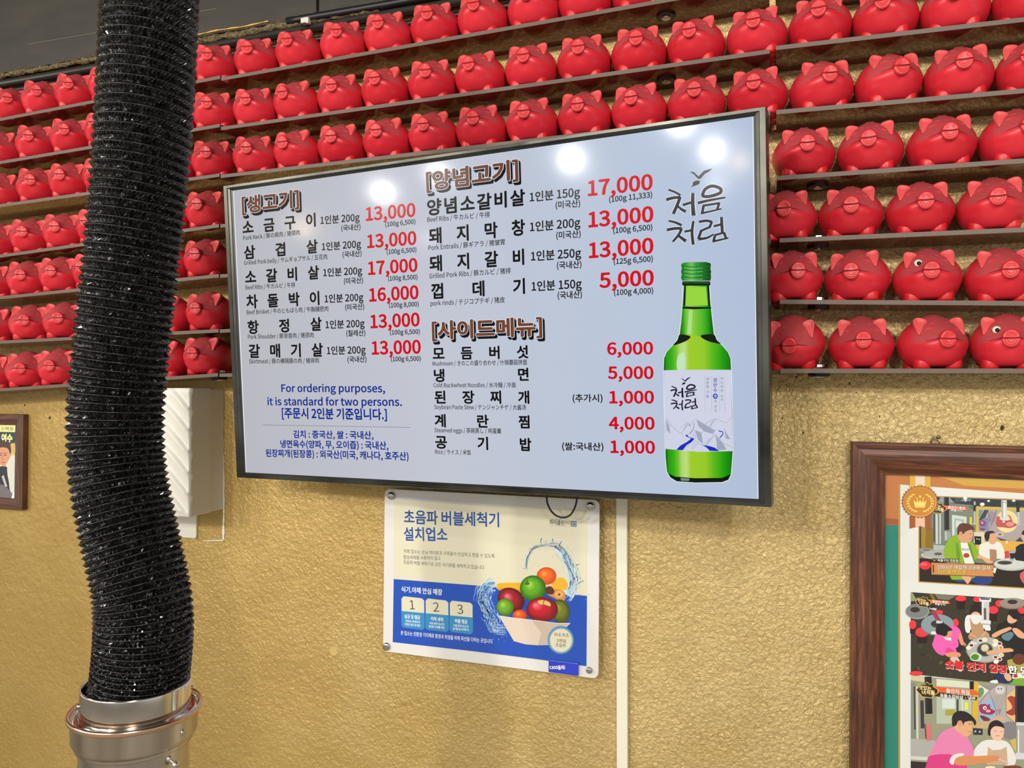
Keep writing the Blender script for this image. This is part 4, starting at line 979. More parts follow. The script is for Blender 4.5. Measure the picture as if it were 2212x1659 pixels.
for k in range(len(edge_)): q = (k + 1) % len(edge_); bm.faces.new((edge_[k], edge_[q], bk[q], bk[k]))
build('embossed_front', bm, wbm, t, True)
A, B = at(424, 1122, -.005), at(424, 1163, -.005)
bm = bmesh.new(); rounded(bm, fx0 + .03, A.x, B.z, zb_ + .03, .006, -.001, .005); build('mounting_plate', bm, wbm, t, M=Matrix.Rotation(math.radians(90), 4, 'X'))

# ------------------------------------------------------------------ black extraction hose
foil = mat('black_foil', (7, 7, 8), rough=.22, spec=.6, coat=.5)
bsdf(foil).inputs['Coat Roughness'].default_value = .12
nn = N(foil, 'ShaderNodeTexNoise'); nn.inputs['Scale'].default_value = 260; nn.inputs['Detail'].default_value = 3; nn.inputs['Distortion'].default_value = 1.0
tc = N(foil, 'ShaderNodeTexCoord'); L(foil, tc.outputs['Object'], nn.inputs['Vector'])
bp = N(foil, 'ShaderNodeBump'); bp.inputs['Strength'].default_value = .9; bp.inputs['Distance'].default_value = .0016
L(foil, nn.outputs['Fac'], bp.inputs['Height']); L(foil, bp.outputs[0], bsdf(foil).inputs['Normal'])
wire = mat('black_wire', (38, 37, 36), rough=.3, spec=.7)
HY = -.79
CLN = [(-420, 232, 440), (-200, 228, 436), (0, 221, 430), (190, 211, 423), (330, 202, 416), (400, 191, 409), (520, 182, 399), (600, 171, 390), (700, 163, 377), (800, 149, 365), (850, 142, 361), (930, 137, 359), (1000, 140, 361), (1050, 148, 371), (1100, 159, 380), (1150, 171, 388), (1200, 182, 398), (1250, 198, 409), (1300, 205, 422), (1350, 207, 422), (1400, 206, 416), (1450, 199, 411), (1480, 195, 407), (1520, 193, 404), (1560, 193, 404)]
pts = [at((a + b) / 2, y, HY) for y, a, b in CLN]
for _ in range(2): pts = [pts[0]] + [(pts[i - 1] + pts[i] * 2 + pts[i + 1]) / 4 for i in range(1, len(pts) - 1)] + [pts[-1]]
fine = smooth_pts(pts, 24, closed=False)
acc = [0.0]
for a, b in zip(fine, fine[1:]): acc.append(acc[-1] + (b - a).length)
def hp(s):
    s = max(0, min(acc[-1] - 1e-6, s)); k = int(np.searchsorted(acc, s)) ; k = max(1, k)
    u = (s - acc[k - 1]) / (acc[k] - acc[k - 1]); p = fine[k - 1].lerp(fine[k], u); t_ = (fine[min(k + 3, len(fine) - 1)] - fine[max(k - 4, 0)]).normalized(); return p, t_
def pitch_at(z):
    return float(np.interp(z, [1.14, 1.2, 1.26, 1.33, 1.42, 1.5, 1.7, 1.95, 2.2], [.0058, .0062, .0072, .0078, .0092, .0098, .0102, .0108, .011]))
hose = empty('extraction_hose', Matrix.Identity(4), 'big black ribbed extraction hose hanging in front of the wall on the left', 'hose')
bm = bmesh.new(); wbm_ = bmesh.new(); SEG = 150; R0 = .0530; rnd = random.Random(2)
s = 0.0; prev = None; ridges = []
while s < acc[-1] - .002:
    p, t_ = hp(s); ph = pitch_at(p.z); ridges.append(s)
    depth = .0052 + .25 * (ph - .006)
    for f, dr, jit in ((0, 0, .0), (.28, -.62, .0007), (.52, -1.0, .0011), (.78, -.6, .0010)):
        p2, t2 = hp(s + f * ph)
        t2 = Vector((t2.x * 1.15, 0, t2.z)).normalized()
        u_ = Vector((0, 1, 0)); v_ = t2.cross(u_).normalized()
        ring = []
        for k in range(SEG):
            a = 2 * math.pi * (k + (0.5 if f in (.28, .78) else 0)) / SEG
            pleat = (.0014 * (1 if k % 2 else -1) if f else 0) * (1 if f != .52 else .5)
            R = R0 + dr * depth + pleat + rnd.uniform(-jit, jit) + .0006 * noise.noise((math.cos(a) * 2, math.sin(a) * 2, s * 9))
            q = p2 + (u_ * math.cos(a) + v_ * math.sin(a)) * R
            if f: q += t2 * rnd.uniform(-jit, jit) * .9
            ring.append(bm.verts.new(q))
        if prev:
            for k in range(SEG): bm.faces.new((prev[k], prev[(k + 1) % SEG], ring[(k + 1) % SEG], ring[k]))
        prev = ring
    s += ph
build('crinkled_duct', bm, foil, hose)
for s in ridges:
    p2, t2 = hp(s); t2 = Vector((t2.x * 1.15, 0, t2.z)).normalized(); u_ = Vector((0, 1, 0)); v_ = t2.cross(u_).normalized()
    n = 72; rings_ = []
    for k in range(n):
        a = 2 * math.pi * k / n; rad_ = u_ * math.cos(a) + v_ * math.sin(a)
        c = p2 + rad_ * (R0 + .0001); rings_.append([wbm_.verts.new(c + rad_ * (.00045 * math.cos(b)) + t2 * (.00045 * math.sin(b))) for b in (0, 1.57, 3.14, 4.71)])
    for k in range(n):
        A_, B_ = rings_[k], rings_[(k + 1) % n]
        for j in range(4): wbm_.faces.new((A_[j], A_[(j + 1) % 4], B_[(j + 1) % 4], B_[j]))
build('wire_coil', wbm_, wire, hose, True)

# steel collar that takes the hose
chrome = mat('polished_steel', (226, 222, 216), rough=.13, metal=1.0)
satin = mat('satin_steel', (196, 190, 178), rough=.30, metal=1.0)
copper = mat('heat_tinted_steel', (218, 184, 160), rough=.22, metal=1.0)
nn = N(satin, 'ShaderNodeTexNoise'); nn.inputs['Scale'].default_value = 3; nn.inputs['Detail'].default_value = 3; tc = N(satin, 'ShaderNodeTexCoord'); mp = N(satin, 'ShaderNodeMapping'); mp.inputs['Scale'].default_value = (8, 8, .4); L(satin, tc.outputs['Object'], mp.inputs[0]); L(satin, mp.outputs[0], nn.inputs['Vector'])
r = ramp(satin, [(.3, (150, 138, 122)), (.7, (214, 208, 196))]); L(satin, nn.outputs['Fac'], r.inputs['Fac']); L(satin, r.outputs[0], bsdf(satin).inputs['Base Color'])
zc = at(296, 1482, HY)
z0 = zc.z; CM = Matrix.Translation((zc.x, HY, z0 + .0045)) @ Matrix.Rotation(math.radians(1.2), 4, 'Y')
co = empty('duct_collar', CM, 'polished steel pipe collar holding the lower end of the black hose', 'pipe')
def part(nm, prof, m, seg=96):
    bm = bmesh.new(); lathe(bm, [(r_ * .925, z_) for r_, z_ in prof], seg); return build(nm, bm, m, co, True)
part('sleeve', [(.0545, -.03), (.0605, -.004), (.0612, 0), (.0620, .0012), (.0632, .0010), (.0636, -.001), (.0638, -.0290), (.0638, -.031)], chrome)
part('gutter', [(.0636, -.0285), (.0655, -.0330), (.0685, -.0345), (.0715, -.0330), (.0728, -.0305)], chrome)
part('rim_ring', [(.0722, -.0330), (.0728, -.0290), (.0745, -.0268), (.0768, -.0272), (.0778, -.0295), (.0768, -.0325), (.0738, -.0345)], copper)
part('cup', [(.0735, -.0335), (.0728, -.0380), (.0722, -.0520), (.0720, -.0570), (.0700, -.0610), (.0672, -.0622), (.0668, -.0640), (.0676, -.0655), (.0662, -.0672), (.0640, -.0680)], satin)
part('lower_pipe', [(.0636, -.0665), (.0632, -.12), (.0632, -.35)], satin)
def on_collar(ang, r, z): r = r * .925 if r < .5 else r; return Vector((r * math.sin(ang), -r * math.cos(ang), z))
for nm, ang, r_, z_, rad in (('rivet', 1.57, .0724, -.047, .0036), ('rivet', -.62, .0638, -.0150, .0026), ('rivet', 2.22, .0638, -.0120, .0026), ('screw', 1.40, .0640, -.0740, .0036), ('screw', 1.44, .0730, -.0800, .0042)):
    d = on_collar(ang, 1, 0); Mx = Matrix.Translation(on_collar(ang, r_, z_)) @ d.to_track_quat('Z', 'Y').to_matrix().to_4x4()
    bm = bmesh.new(); lathe(bm, [(rad, -.002), (rad, .0004), (rad * .7, .0018), (0.0002, .0024)], 14, Mx); build(nm, bm, satin, co, True)
d = on_collar(.66, 1, 0); bm = bmesh.new(); tube(bm, [on_collar(1.38, .062, -.073), on_collar(1.44, .074, -.0805)], .0016, 8); build('screw_shank', bm, satin, co, True)

# ------------------------------------------------------------------ wooden picture frames
def wood(name, along, c1, c2, c3):
    m = mat(name, c2, rough=.42); tc = N(m, 'ShaderNodeTexCoord'); mp = N(m, 'ShaderNodeMapping')
    mp.inputs['Scale'].default_value = (3, 55, 30) if along == 'x' else (55, 3, 30)
    n = N(m, 'ShaderNodeTexNoise'); n.inputs['Scale'].default_value = 3.2; n.inputs['Detail'].default_value = 7; n.inputs['Roughness'].default_value = .62; n.inputs['Distortion'].default_value = .5
    L(m, tc.outputs['Object'], mp.inputs[0]); L(m, mp.outputs[0], n.inputs['Vector'])
    r = ramp(m, [(.3, c1), (.52, c2), (.72, c3)]); L(m, n.outputs['Fac'], r.inputs['Fac']); L(m, r.outputs[0], bsdf(m).inputs['Base Color'])
    b = N(m, 'ShaderNodeBump'); b.inputs['Strength'].default_value = .25; b.inputs['Distance'].default_value = .0006; L(m, n.outputs['Fac'], b.inputs['Height']); L(m, b.outputs[0], bsdf(m).inputs['Normal'])
    return m
wx, wy = wood('walnut_x', 'x', (46, 23, 14), (90, 49, 30), (140, 84, 54)), wood('walnut_y', 'y', (46, 23, 14), (90, 49, 30), (140, 84, 54))
vx, vy = wood('dark_walnut_x', 'x', (58, 34, 22), (84, 52, 36), (112, 74, 54)), wood('dark_walnut_y', 'y', (58, 34, 22), (84, 52, 36), (112, 74, 54))
def frame_members(parent, W, H, prof, mx, my):
    """origin = outer top-left corner, x right, y up"""
    for side in range(4):
        bm = bmesh.new(); prev = None; rows = []
        for t_, z_ in prof:
            a, b = {0: ((t_, -t_), (W - t_, -t_)), 1: ((W - t_, -t_), (W - t_, -H + t_)), 2: ((W - t_, -H + t_), (t_, -H + t_)), 3: ((t_, -H + t_), (t_, -t_))}[side]
            rows.append([bm.verts.new((a[0], a[1], z_)), bm.verts.new((b[0], b[1], z_))])
        for p_, q_ in zip(rows, rows[1:]): bm.faces.new((p_[0], p_[1], q_[1], q_[0]))
        build('frame_side', bm, mx if side % 2 == 0 else my, parent)
o3 = at(1840, 955, -.030); SR2 = math.radians(-.55)
FM = frame_matrix((o3.x, 0, o3.z), (math.cos(SR2), 0, math.sin(SR2)), (-math.sin(SR2), 0, math.cos(SR2)), (0, -1, 0))
fr = empty('picture_frame', FM, 'large walnut picture frame on the right holding restaurant photographs and a gold ribbon medal', 'picture')
FW_, FH_ = .62, .86
frame_members(fr, FW_, FH_, [(0, 0), (0, .0285), (.0015, .030), (.004, .0302), (.012, .0290), (.020, .0305), (.030, .0300), (.040, .0270), (.048, .0225), (.0545, .0205), (.0550, .0150), (.0550, .0110)], wx, wy)
bx('backing_board', (.045, FW_ - .045, -FH_ + .045, -.045, .004, .0105), mat('kraft_board', (120, 90, 60), rough=.8), fr)
sheet = bx('poster_print', (.050, FW_ - .050, -FH_ + .050, -.050, .0105, .0118), mat('print_green', (34, 128, 112), rough=.35, coat=.4), fr)
FMi = FM.inverted()
def proj_frame(px, py):
    d = ray(px, py); n = Vector((0, -1, 0)); t_ = (-.0120 - EYE.y) / d.y; l = FMi @ (EYE + d * t_); return l.x, l.y
Q = Surf(sheet, proj_frame, base=.0119); Q.frame(1820, 920, 4.4847)
def ik(name, rgb): return mat('print_' + name, rgb, rough=.35, coat=.4)
org, wht, gold2, gold3 = ik('orange', (190, 118, 58)), ik('white', (222, 224, 218)), ik('gold', (186, 142, 56)), ik('gold_dark', (150, 96, 40))
Q.poly('print_ground', org, [(415, 455), (900, 480), (3400, 620), (3400, 900), (1800, 760), (545, 960), (415, 955)], 1)
Q.poly('print_ground', ik('amber', (204, 160, 62)), [(860, 478), (3400, 640), (3400, 800), (1758, 610), (1180, 580), (1000, 510)], 2)
Q.poly('print_ground', ik('rust', (164, 82, 44)), [(415, 895), (545, 902), (545, 958), (415, 952)], 2)
Q.poly('mount_card', gold2, [(541, 566), (3000, 735), (3000, 7000), (541, 7000)], 3)
Q.poly('mount_card', wht, [(560, 568), (3000, 744), (3000, 7000), (557, 7000)], 4)
# medal ribbon
mel, rib, ribd = ik('medal', (196, 130, 38)), ik('ribbon', (214, 170, 60)), ik('ribbon_dark', (158, 84, 36))
# first photograph
Q.frame(1920, 1020, 6.637); lay = 5
def ph_rect(tl, tr, br, bl, m, l): Q.poly('photo', m, [tl, tr, br, bl], l)
ph_rect((424, 330), (3000, 430), (3000, 1735), (424, 1578), gold2, 5); ph_rect((440, 346), (3000, 446), (3000, 1716), (440, 1562), ik('wall', (120, 128, 112)), 6)
Q.layer = 6
def p(col, pts, sm=0): Q.poly('photo', ik('%d_%d_%d' % col, col), pts, None, sm)
def e(col, cx, cy, rx, ry, rot=0): Q.ell('photo', ik('%d_%d_%d' % col, col), cx, cy, rx, ry, rot=rot)
def ln(col, pts, w, sm=0): Q.line('photo', ik('%d_%d_%d' % col, col), pts, w, None, sm)
p((34, 46, 56), [(640, 354), (3000, 446), (3000, 560), (1900, 500), (1250, 495), (1180, 470), (640, 420)]); p((130, 150, 160), [(740, 358), (870, 362), (940, 440), (700, 430)]); p((60, 74, 90), [(960, 368), (1180, 378), (1170, 430), (930, 430)])
for x, y, r_ in ((1095, 375, 30), (1340, 460, 34), (1430, 412, 20), (1790, 408, 24), (1100, 408, 16)): e((226, 238, 240), x, y, r_, r_ * .7)
ln((180, 196, 200), [(1040, 404), (1180, 398)], 8); p((90, 96, 84), [(1130, 490), (1260, 500), (1200, 530)])
p((200, 212, 204), [(905, 610), (1115, 640), (1110, 960), (905, 960)]); p((150, 176, 168), [(940, 660), (1075, 680), (1072, 930), (940, 920)]); p((206, 214, 200), [(960, 690), (1050, 700), (1050, 800), (960, 790)])
p((206, 214, 60), [(1160, 640), (1190, 645), (1190, 760), (1160, 755)]); ln((196, 204, 204), [(685, 600), (690, 1030)], 32); ln((190, 200, 204), [(735, 590), (735, 1030)], 22); ln((60, 60, 60), [(650, 600), (650, 1000)], 18)
ln((26, 26, 28), [(826, 356), (830, 830)], 70); ln((70, 74, 80), [(802, 360), (806, 820)], 5); ln((150, 158, 160), [(840, 830), (845, 980)], 92); ln((96, 104, 106), [(795, 840), (890, 846)], 10); ln((230, 232, 226), [(815, 850), (820, 970)], 9)
p((158, 128, 44), [(440, 780), (530, 800), (525, 1100), (440, 1085)]); p((134, 106, 30), [(528, 790), (632, 800), (632, 1130), (528, 1110)]); p((60, 50, 24), [(440, 780), (462, 784), (462, 1088), (440, 1085)])
ln((176, 184, 184), [(1230, 420), (1230, 745)], 26); ln((30, 30, 30), [(1228, 470), (1228, 560)], 30); ln((190, 196, 190), [(1200, 740), (1255, 745)], 14)
p((206, 178, 60), [(1252, 486), (3000, 560), (3000, 1200), (1240, 1130)]); p((168, 158, 160), [(1285, 525), (3000, 600), (3000, 980), (1285, 860)]); p((120, 132, 168), [(1340, 640), (1440, 660), (1420, 820), (1350, 850), (1290, 800), (1290, 700)])
p((60, 64, 70), [(1370, 540), (1430, 545), (1380, 650), (1300, 700), (1290, 680)]); p((90, 150, 120), [(1290, 545), (1350, 550), (1310, 640), (1285, 640)]); p((150, 140, 150), [(1440, 560), (1540, 570), (1530, 700), (1450, 760), (1420, 640)]); ln((60, 56, 60), [(1545, 540), (1470, 760), (1400, 850)], 5); ln((60, 56, 60), [(1420, 540), (1450, 700)], 5)
e((146, 66, 110), 1345, 735, 50, 44); e((238, 236, 230), 1338, 725, 13, 12); e((20, 20, 20), 1340, 726, 5, 5); e((120, 60, 80), 1340, 818, 42, 16)
e((232, 214, 150), 1690, 705, 160, 160); p((186, 84, 84), [(1545, 640), (1590, 640), (1620, 690), (1740, 680), (1700, 610), (1750, 640), (1780, 720), (1850, 750), (1740, 800), (1640, 790), (1540, 770)], 3); e((226, 150, 146), 1735, 745, 55, 30); e((110, 40, 40), 1715, 748, 7, 5); e((110, 40, 40), 1748, 752, 7, 5); e((240, 236, 226), 1645, 710, 17, 15); e((20, 20, 20), 1645, 710, 7, 7)
p((170, 160, 156), [(1400, 870), (1560, 850), (1850, 900), (3000, 960), (3000, 1030), (1880, 1010), (1560, 960)]); p((70, 72, 90), [(1540, 930), (1780, 1000), (1620, 995)]); p((60, 62, 84), [(1800, 1000), (1880, 930), (1930, 1000)]); e((206, 196, 180), 1590, 890, 52, 32); e((130, 110, 90), 1590, 890, 30, 18)
ln((206, 210, 206), [(1650, 400), (1652, 670)], 80); ln((150, 156, 156), [(1625, 410), (1625, 660)], 16); ln((235, 236, 232), [(1655, 410), (1660, 650)], 14); ln((214, 216, 210), [(1590, 665), (1712, 676)], 26); ln((120, 124, 124), [(1605, 430), (1700, 436)], 8)
ln((30, 28, 28), [(1850, 420), (1850, 570)], 44); ln((186, 192, 190), [(1858, 570), (1858, 730)], 32); ln((200, 204, 200), [(1830, 745), (1885, 750)], 14)
p((220, 172, 70), [(1540, 975), (3000, 1060), (3000, 1230), (1560, 1130)]); e((236, 226, 190), 1690, 1000, 12, 24); p((216, 206, 180), [(1218, 855), (1370, 860), (1370, 1010), (1218, 1010)]); p((24, 24, 26), [(1222, 915), (1325, 920), (1322, 1040), (1236, 1036)]); e((220, 220, 220), 1262, 955, 10, 8); e((220, 220, 220), 1296, 962, 10, 8)
p((40, 32, 24), [(440, 1230), (3000, 1450), (3000, 1716), (440, 1562)]); e((150, 156, 148), 540, 1115, 100, 28); e((110, 116, 110), 540, 1112, 60, 15); p((176, 182, 180), [(636, 1040), (800, 1050), (800, 1120), (636, 1120)])
e((196, 198, 190), 720, 1185, 262, 62); e((168, 172, 166), 715, 1178, 240, 50); e((90, 90, 84), 705, 1170, 60, 20); e((228, 44, 58), 520, 1335, 82, 60); e((250, 90, 100), 500, 1318, 50, 26); e((224, 50, 60), 1690, 1212, 70, 26); e((224, 50, 60), 1720, 1150, 80, 24)
e((186, 188, 186), 1760, 1320, 262, 92); e((206, 208, 204), 1760, 1308, 244, 78); e((110, 112, 110), 1660, 1295, 112, 30); e((60, 60, 60), 1660, 1298, 92, 22); p((160, 170, 170), [(1715, 1118), (1820, 1122), (1790, 1270), (1735, 1266)]); p((50, 24, 28), [(1728, 1160), (1808, 1162), (1786, 1240), (1742, 1238)])
# seated figures of the photo
p((40, 62, 130), [(960, 1480), (1060, 1460), (1460, 1500), (1440, 1600), (1290, 1610), (1180, 1560), (1040, 1580), (960, 1560)], 3)
p((136, 176, 40), [(860, 960), (960, 900), (1130, 980), (1200, 1010), (1300, 1180), (1260, 1240), (1215, 1290), (1240, 1500), (960, 1540), (880, 1500), (800, 1230), (788, 1100)], 4); p((104, 148, 28), [(1090, 1010), (1170, 1030), (1240, 1290), (1200, 1310)]); p((106, 148, 30), [(960, 1000), (1010, 1100), (1020, 1300), (980, 1290)], 2)
p((232, 232, 226), [(1025, 1010), (1120, 1000), (1160, 1130), (1225, 1310), (1090, 1310), (1040, 1130)]); e((180, 60, 40), 1110, 1192, 44, 34); Q.text('photo', ik('black', (30, 30, 30)), 'VALLEY', (1045, 1118), (1150, 1122), 40, .02, Q.layer + 1); Q.layer += 1
p((226, 170, 130), [(1270, 1200), (1330, 1180), (1440, 1240), (1490, 1260), (1480, 1300), (1400, 1300), (1330, 1240), (1280, 1240)], 3); p((214, 160, 122), [(985, 880), (1000, 810), (1100, 790), (1180, 820), (1205, 880), (1190, 950), (1160, 1000), (1060, 1010), (1000, 960)], 4)
p((90, 52, 36), [(980, 880), (985, 790), (1030, 735), (1120, 735), (1200, 770), (1222, 830), (1180, 822), (1100, 850), (1060, 890), (1030, 850), (1010, 860), (1000, 900)], 3); e((206, 150, 112), 1035, 880, 18, 32); ln((80, 40, 30), [(1148, 880), (1178, 888)], 6); ln((160, 60, 50), [(1150, 945), (1185, 945)], 6)
p((226, 170, 130), [(1040, 1490), (1150, 1490), (1180, 1530), (1130, 1600), (1090, 1560)], 3)
p((228, 228, 220), [(1300, 1040), (1400, 1000), (1600, 1010), (1660, 1220), (1560, 1240), (1440, 1240), (1300, 1180), (1290, 1100)], 4); p((168, 130, 96), [(1440, 1100), (1540, 1110), (1545, 1200), (1540, 1270), (1450, 1270)]); p((216, 166, 130), [(1430, 900), (1520, 870), (1545, 950), (1520, 1020), (1460, 1030), (1420, 970)], 3); p((36, 30, 30), [(1368, 900), (1400, 850), (1480, 840), (1515, 870), (1450, 880), (1440, 940), (1410, 990), (1380, 960)], 3)
p((30, 28, 34), [(1820, 1130), (1880, 1030), (2400, 1000), (2400, 1290), (1820, 1260)], 2); p((216, 170, 140), [(1905, 870), (2050, 860), (2040, 990), (1930, 990)], 2); p((30, 26, 26), [(1905, 860), (1980, 800), (2060, 840), (2000, 880), (1920, 900)], 2)
p((212, 90, 110), [(1880, 1450), (2010, 1400), (2010, 1640), (1900, 1560)], 2)
# captions
dk = (44, 28, 36)
p(dk, [(612, 1232), (1000, 1240), (1000, 1292), (612, 1284)]); Q.text('photo_lettering', wht, "'ㅅ' 옥돌구이 전문점", (622, 1275), (992, 1284), 44, .02, Q.layer + 1); Q.layer += 1
p((110, 56, 30), [(600, 1290), (1500, 1322), (1515, 1350), (1490, 1400), (1512, 1502), (606, 1470)]); p((206, 142, 84), [(606, 1296), (1490, 1330), (1504, 1354), (1484, 1400), (1500, 1492), (612, 1462)]); ln((30, 20, 20), [(636, 1322), (638, 1438)], 16); p((230, 230, 226), [(1502, 1366), (1542, 1370), (1522, 1450), (1490, 1430)])
L7 = Q.layer + 1
Q.text('photo_lettering', ik('brownink', (90, 50, 30)), '1993년 개업해 2대에 걸쳐', (694, 1380), (1454, 1402), 74, .05, L7); Q.text('photo_lettering', wht, '1993년 개업해 2대에 걸쳐', (694, 1380), (1452, 1400), 72, .015, L7 + 1)
Q.text('photo_lettering', ik('brownink', (90, 50, 30)), '31년째 영업 중', (694, 1450), (1112, 1462), 70, .05, L7); Q.text('photo_lettering', ik('yellowink', (226, 210, 70)), '31년째 영업 중', (694, 1450), (1110, 1460), 70, .015, L7 + 1); Q.layer = L7 + 1
def badge(f, sub, wide):
    """programme badge and banner, f maps the draft (second zoom) to this one"""
    P_ = lambda pts: [f(*q) for q in pts]
    p((54, 26, 22), P_([(380, 340), (480, 348), (1200, 440), (1180, 500), (420, 420)] if wide else [(380, 290), (900, 335), (880, 395), (420, 350)]))
    p((234, 96, 36), P_([(470, 258), (1180, 330), (1228, 380), (1225, 412), (440, 350)] if wide else [(470, 258), (960, 310), (990, 345), (985, 372), (440, 350)]))
    blob = [(180, 225), (240, 215), (310, 215), (320, 180), (360, 190), (375, 215), (440, 205), (450, 260), (530, 310), (532, 370), (460, 410), (410, 462), (340, 450), (250, 440), (220, 400), (185, 370), (140, 310), (175, 280)]
    p((226, 206, 96), P_(blob)); cx_, cy_ = 340, 325; p((54, 30, 20), P_([(cx_ + (x - cx_) * .93, cy_ + (y - cy_) * .92) for x, y in blob])); Ln = Q.layer + 1
    yi = ik('badgeink', (240, 222, 150))
    Q.text('photo_lettering', yi, '맛있는', f(205, 302), f(408, 320), 78 * f(0, 0, True), .03, Ln); Q.text('photo_lettering', yi, '녀석들', f(252, 388), f(470, 400), 88 * f(0, 0, True), .03, Ln)
    if wide: Q.text('photo_lettering', wht, '돌잔치 특집', f(665, 358), f(1062, 392), 78 * f(0, 0, True), .03, Ln); Q.text('photo_lettering', wht, sub, f(560, 438), f(1160, 500), 76 * f(0, 0, True), .03, Ln)
    else: Q.text('photo_lettering', wht, '돌잔치 특집', f(560, 328), f(930, 358), 66 * f(0, 0, True), .03, Ln); Q.text('photo_lettering', wht, sub, f(620, 392), f(870, 412), 58 * f(0, 0, True), .03, Ln)
    Q.layer = Ln
def f1(x, y, sc_=False):
    k = .66
    return k if sc_ else (475 + x * k + 0, 300 + (y - 20) * .60 + 30)
badge(f1, '옥돌구이', False)
# medal over the corner of the first photograph
Q.frame(1820, 920, 4.4847)
M_ = 'printed_medal'; Q.layer += 1
Q.poly(M_, rib, [(648, 468), (852, 478), (852, 610), (648, 600)]); Q.poly(M_, ik('ribbon_pale', (226, 206, 186)), [(704, 470), (796, 476), (796, 590), (750, 560), (704, 588)])
Q.poly(M_, ribd, [(648, 870), (852, 860), (852, 1004), (750, 968), (648, 994)]); Q.poly(M_, ik('ribbon_pink', (230, 186, 158)), [(704, 880), (796, 880), (796, 985), (750, 968), (704, 984)])
pts = []
for k in range(64): a = 2 * math.pi * k / 64; q_ = 1.0 if k % 2 else .92; pts.append((748 + 182 * q_ * math.cos(a), 735 + 162 * q_ * math.sin(a)))
Q.poly(M_, ik('medal_edge', (140, 82, 36)), pts); Q.ell(M_, ik('medal_rim', (226, 168, 84)), 748, 735, 162, 146); Q.ell(M_, mel, 746, 732, 156, 140); yl = ik('medal_yellow', (240, 216, 110))
L8 = Q.layer + 1
Q.poly(M_, yl, [(686, 712), (712, 745), (722, 712), (735, 745), (750, 712), (764, 745), (778, 712), (788, 745), (812, 712), (796, 790), (702, 790)], L8); Q.poly(M_, mel, [(704, 776), (794, 778), (794, 781), (704, 779)], L8 + 1)
for x in (722, 778): Q.ell(M_, yl, x, 706, 6, 6, L8)
for x, y, r_ in ((750, 684, 17), (714, 695, 7), (784, 697, 7)):
    Q.poly(M_, yl, [(x + r_ * (1 if k % 2 == 0 else .42) * math.sin(math.pi * k / 5), y - r_ * (1 if k % 2 == 0 else .42) * math.cos(math.pi * k / 5)) for k in range(10)], L8)
for s_ in (-1, 1):
    for k in range(9):
        a = math.radians(55 - k * 15.5); x, y = 750 + s_ * 118 * math.cos(a), 742 - 92 * math.sin(a)
        for o_ in (-1, 1): Q.ell(M_, yl, x + s_ * o_ * 8, y, 11, 5.5, L8, rot=s_ * (50 if o_ > 0 else -35), n=8)
# second photograph
Q.frame(1960, 1270, 7.9); Q.layer = 5
p((56, 52, 40), [(58, 72), (2600, 245), (2600, 1740), (58, 1470)])
rnd = random.Random(8)
for k in range(46):
    x, y = rnd.uniform(70, 1900), rnd.uniform(200, 1500)
    if y < 1460 + x * .08 - 30: c_ = rnd.choice([(74, 70, 54), (44, 42, 32), (96, 90, 64), (66, 62, 44)]); e(c_, x, y, rnd.uniform(12, 60), rnd.uniform(8, 36), rnd.uniform(0, 90))
p((150, 148, 110), [(58, 72), (120, 76), (200, 210), (58, 230)]); p((50, 46, 50), [(80, 74), (200, 84), (260, 260), (160, 200)]); p((122, 118, 96), [(460, 100), (830, 128), (700, 210), (520, 190)]); p((120, 108, 50), [(370, 92), (430, 96), (500, 230), (440, 230)])
def stool(x, y, rx=92, ry=48, h=150):
    p((40, 22, 18), [(x - rx * .8, y), (x + rx * .8, y), (x + rx * .7, y + h), (x - rx * .7, y + h)]); e((196, 30, 44), x, y + 12, rx, ry); e((240, 56, 66), x, y, rx, ry)
for a in ((910, 175, 92, 42, 190), (1190, 190, 66, 40, 90), (1465, 370, 84, 62, 200), (1570, 260, 70, 56, 60), (90, 620, 60, 72, 160), (250, 750, 115, 78, 190), (540, 410, 66, 34, 50), (820, 590, 54, 66, 90), (1950, 380, 70, 50, 100), (150, 1450, 110, 34, 6)): stool(*a)
e((150, 154, 150), 170, 400, 205, 132); e((120, 126, 126), 165, 392, 190, 118); e((50, 46, 44), 130, 370, 82, 46); e((128, 116, 100), 1790, 265, 230, 96); e((150, 138, 124), 1790, 255, 215, 86); e((50, 46, 44), 1790, 236, 86, 38)
e((96, 116, 124), 515, 632, 288, 186); e((134, 152, 158), 513, 622, 280, 178); e((52, 50, 48), 515, 612, 116, 66); p((225, 226, 220), [(410, 740), (490, 735), (500, 790), (400, 785)])
ln((150, 60, 84), [(430, 380), (540, 570)], 72); ln((196, 200, 200), [(375, 340), (495, 365)], 36); ln((40, 30, 40), [(420, 300), (430, 340)], 80); ln((200, 206, 206), [(490, 575), (600, 590)], 46)
# woman in the beige vest, man in pink, men in black
p((38, 30, 30), [(1060, 440), (1080, 320), (1170, 285), (1240, 320), (1265, 440), (1240, 480), (1100, 480)], 3); p((226, 180, 148), [(1090, 440), (1140, 400), (1235, 430), (1220, 500), (1170, 530), (1110, 500)], 3); p((38, 30, 30), [(1085, 430), (1110, 370), (1200, 370), (1245, 440), (1180, 400), (1130, 410)], 2)
p((226, 228, 226), [(1000, 480), (1080, 455), (1240, 460), (1330, 500), (1400, 620), (1415, 720), (1330, 720), (1300, 690), (1090, 700), (1060, 760), (1000, 750), (975, 620)], 3); p((184, 146, 106), [(1060, 500), (1110, 590), (1180, 620), (1250, 570), (1280, 620), (1310, 740), (1380, 760), (1380, 860), (1060, 880), (1050, 780), (1090, 740)], 2)
p((214, 160, 124), [(1060, 750), (1180, 830), (1170, 850), (1070, 800)]); p((214, 160, 124), [(1330, 720), (1250, 820), (1280, 840), (1350, 750)])
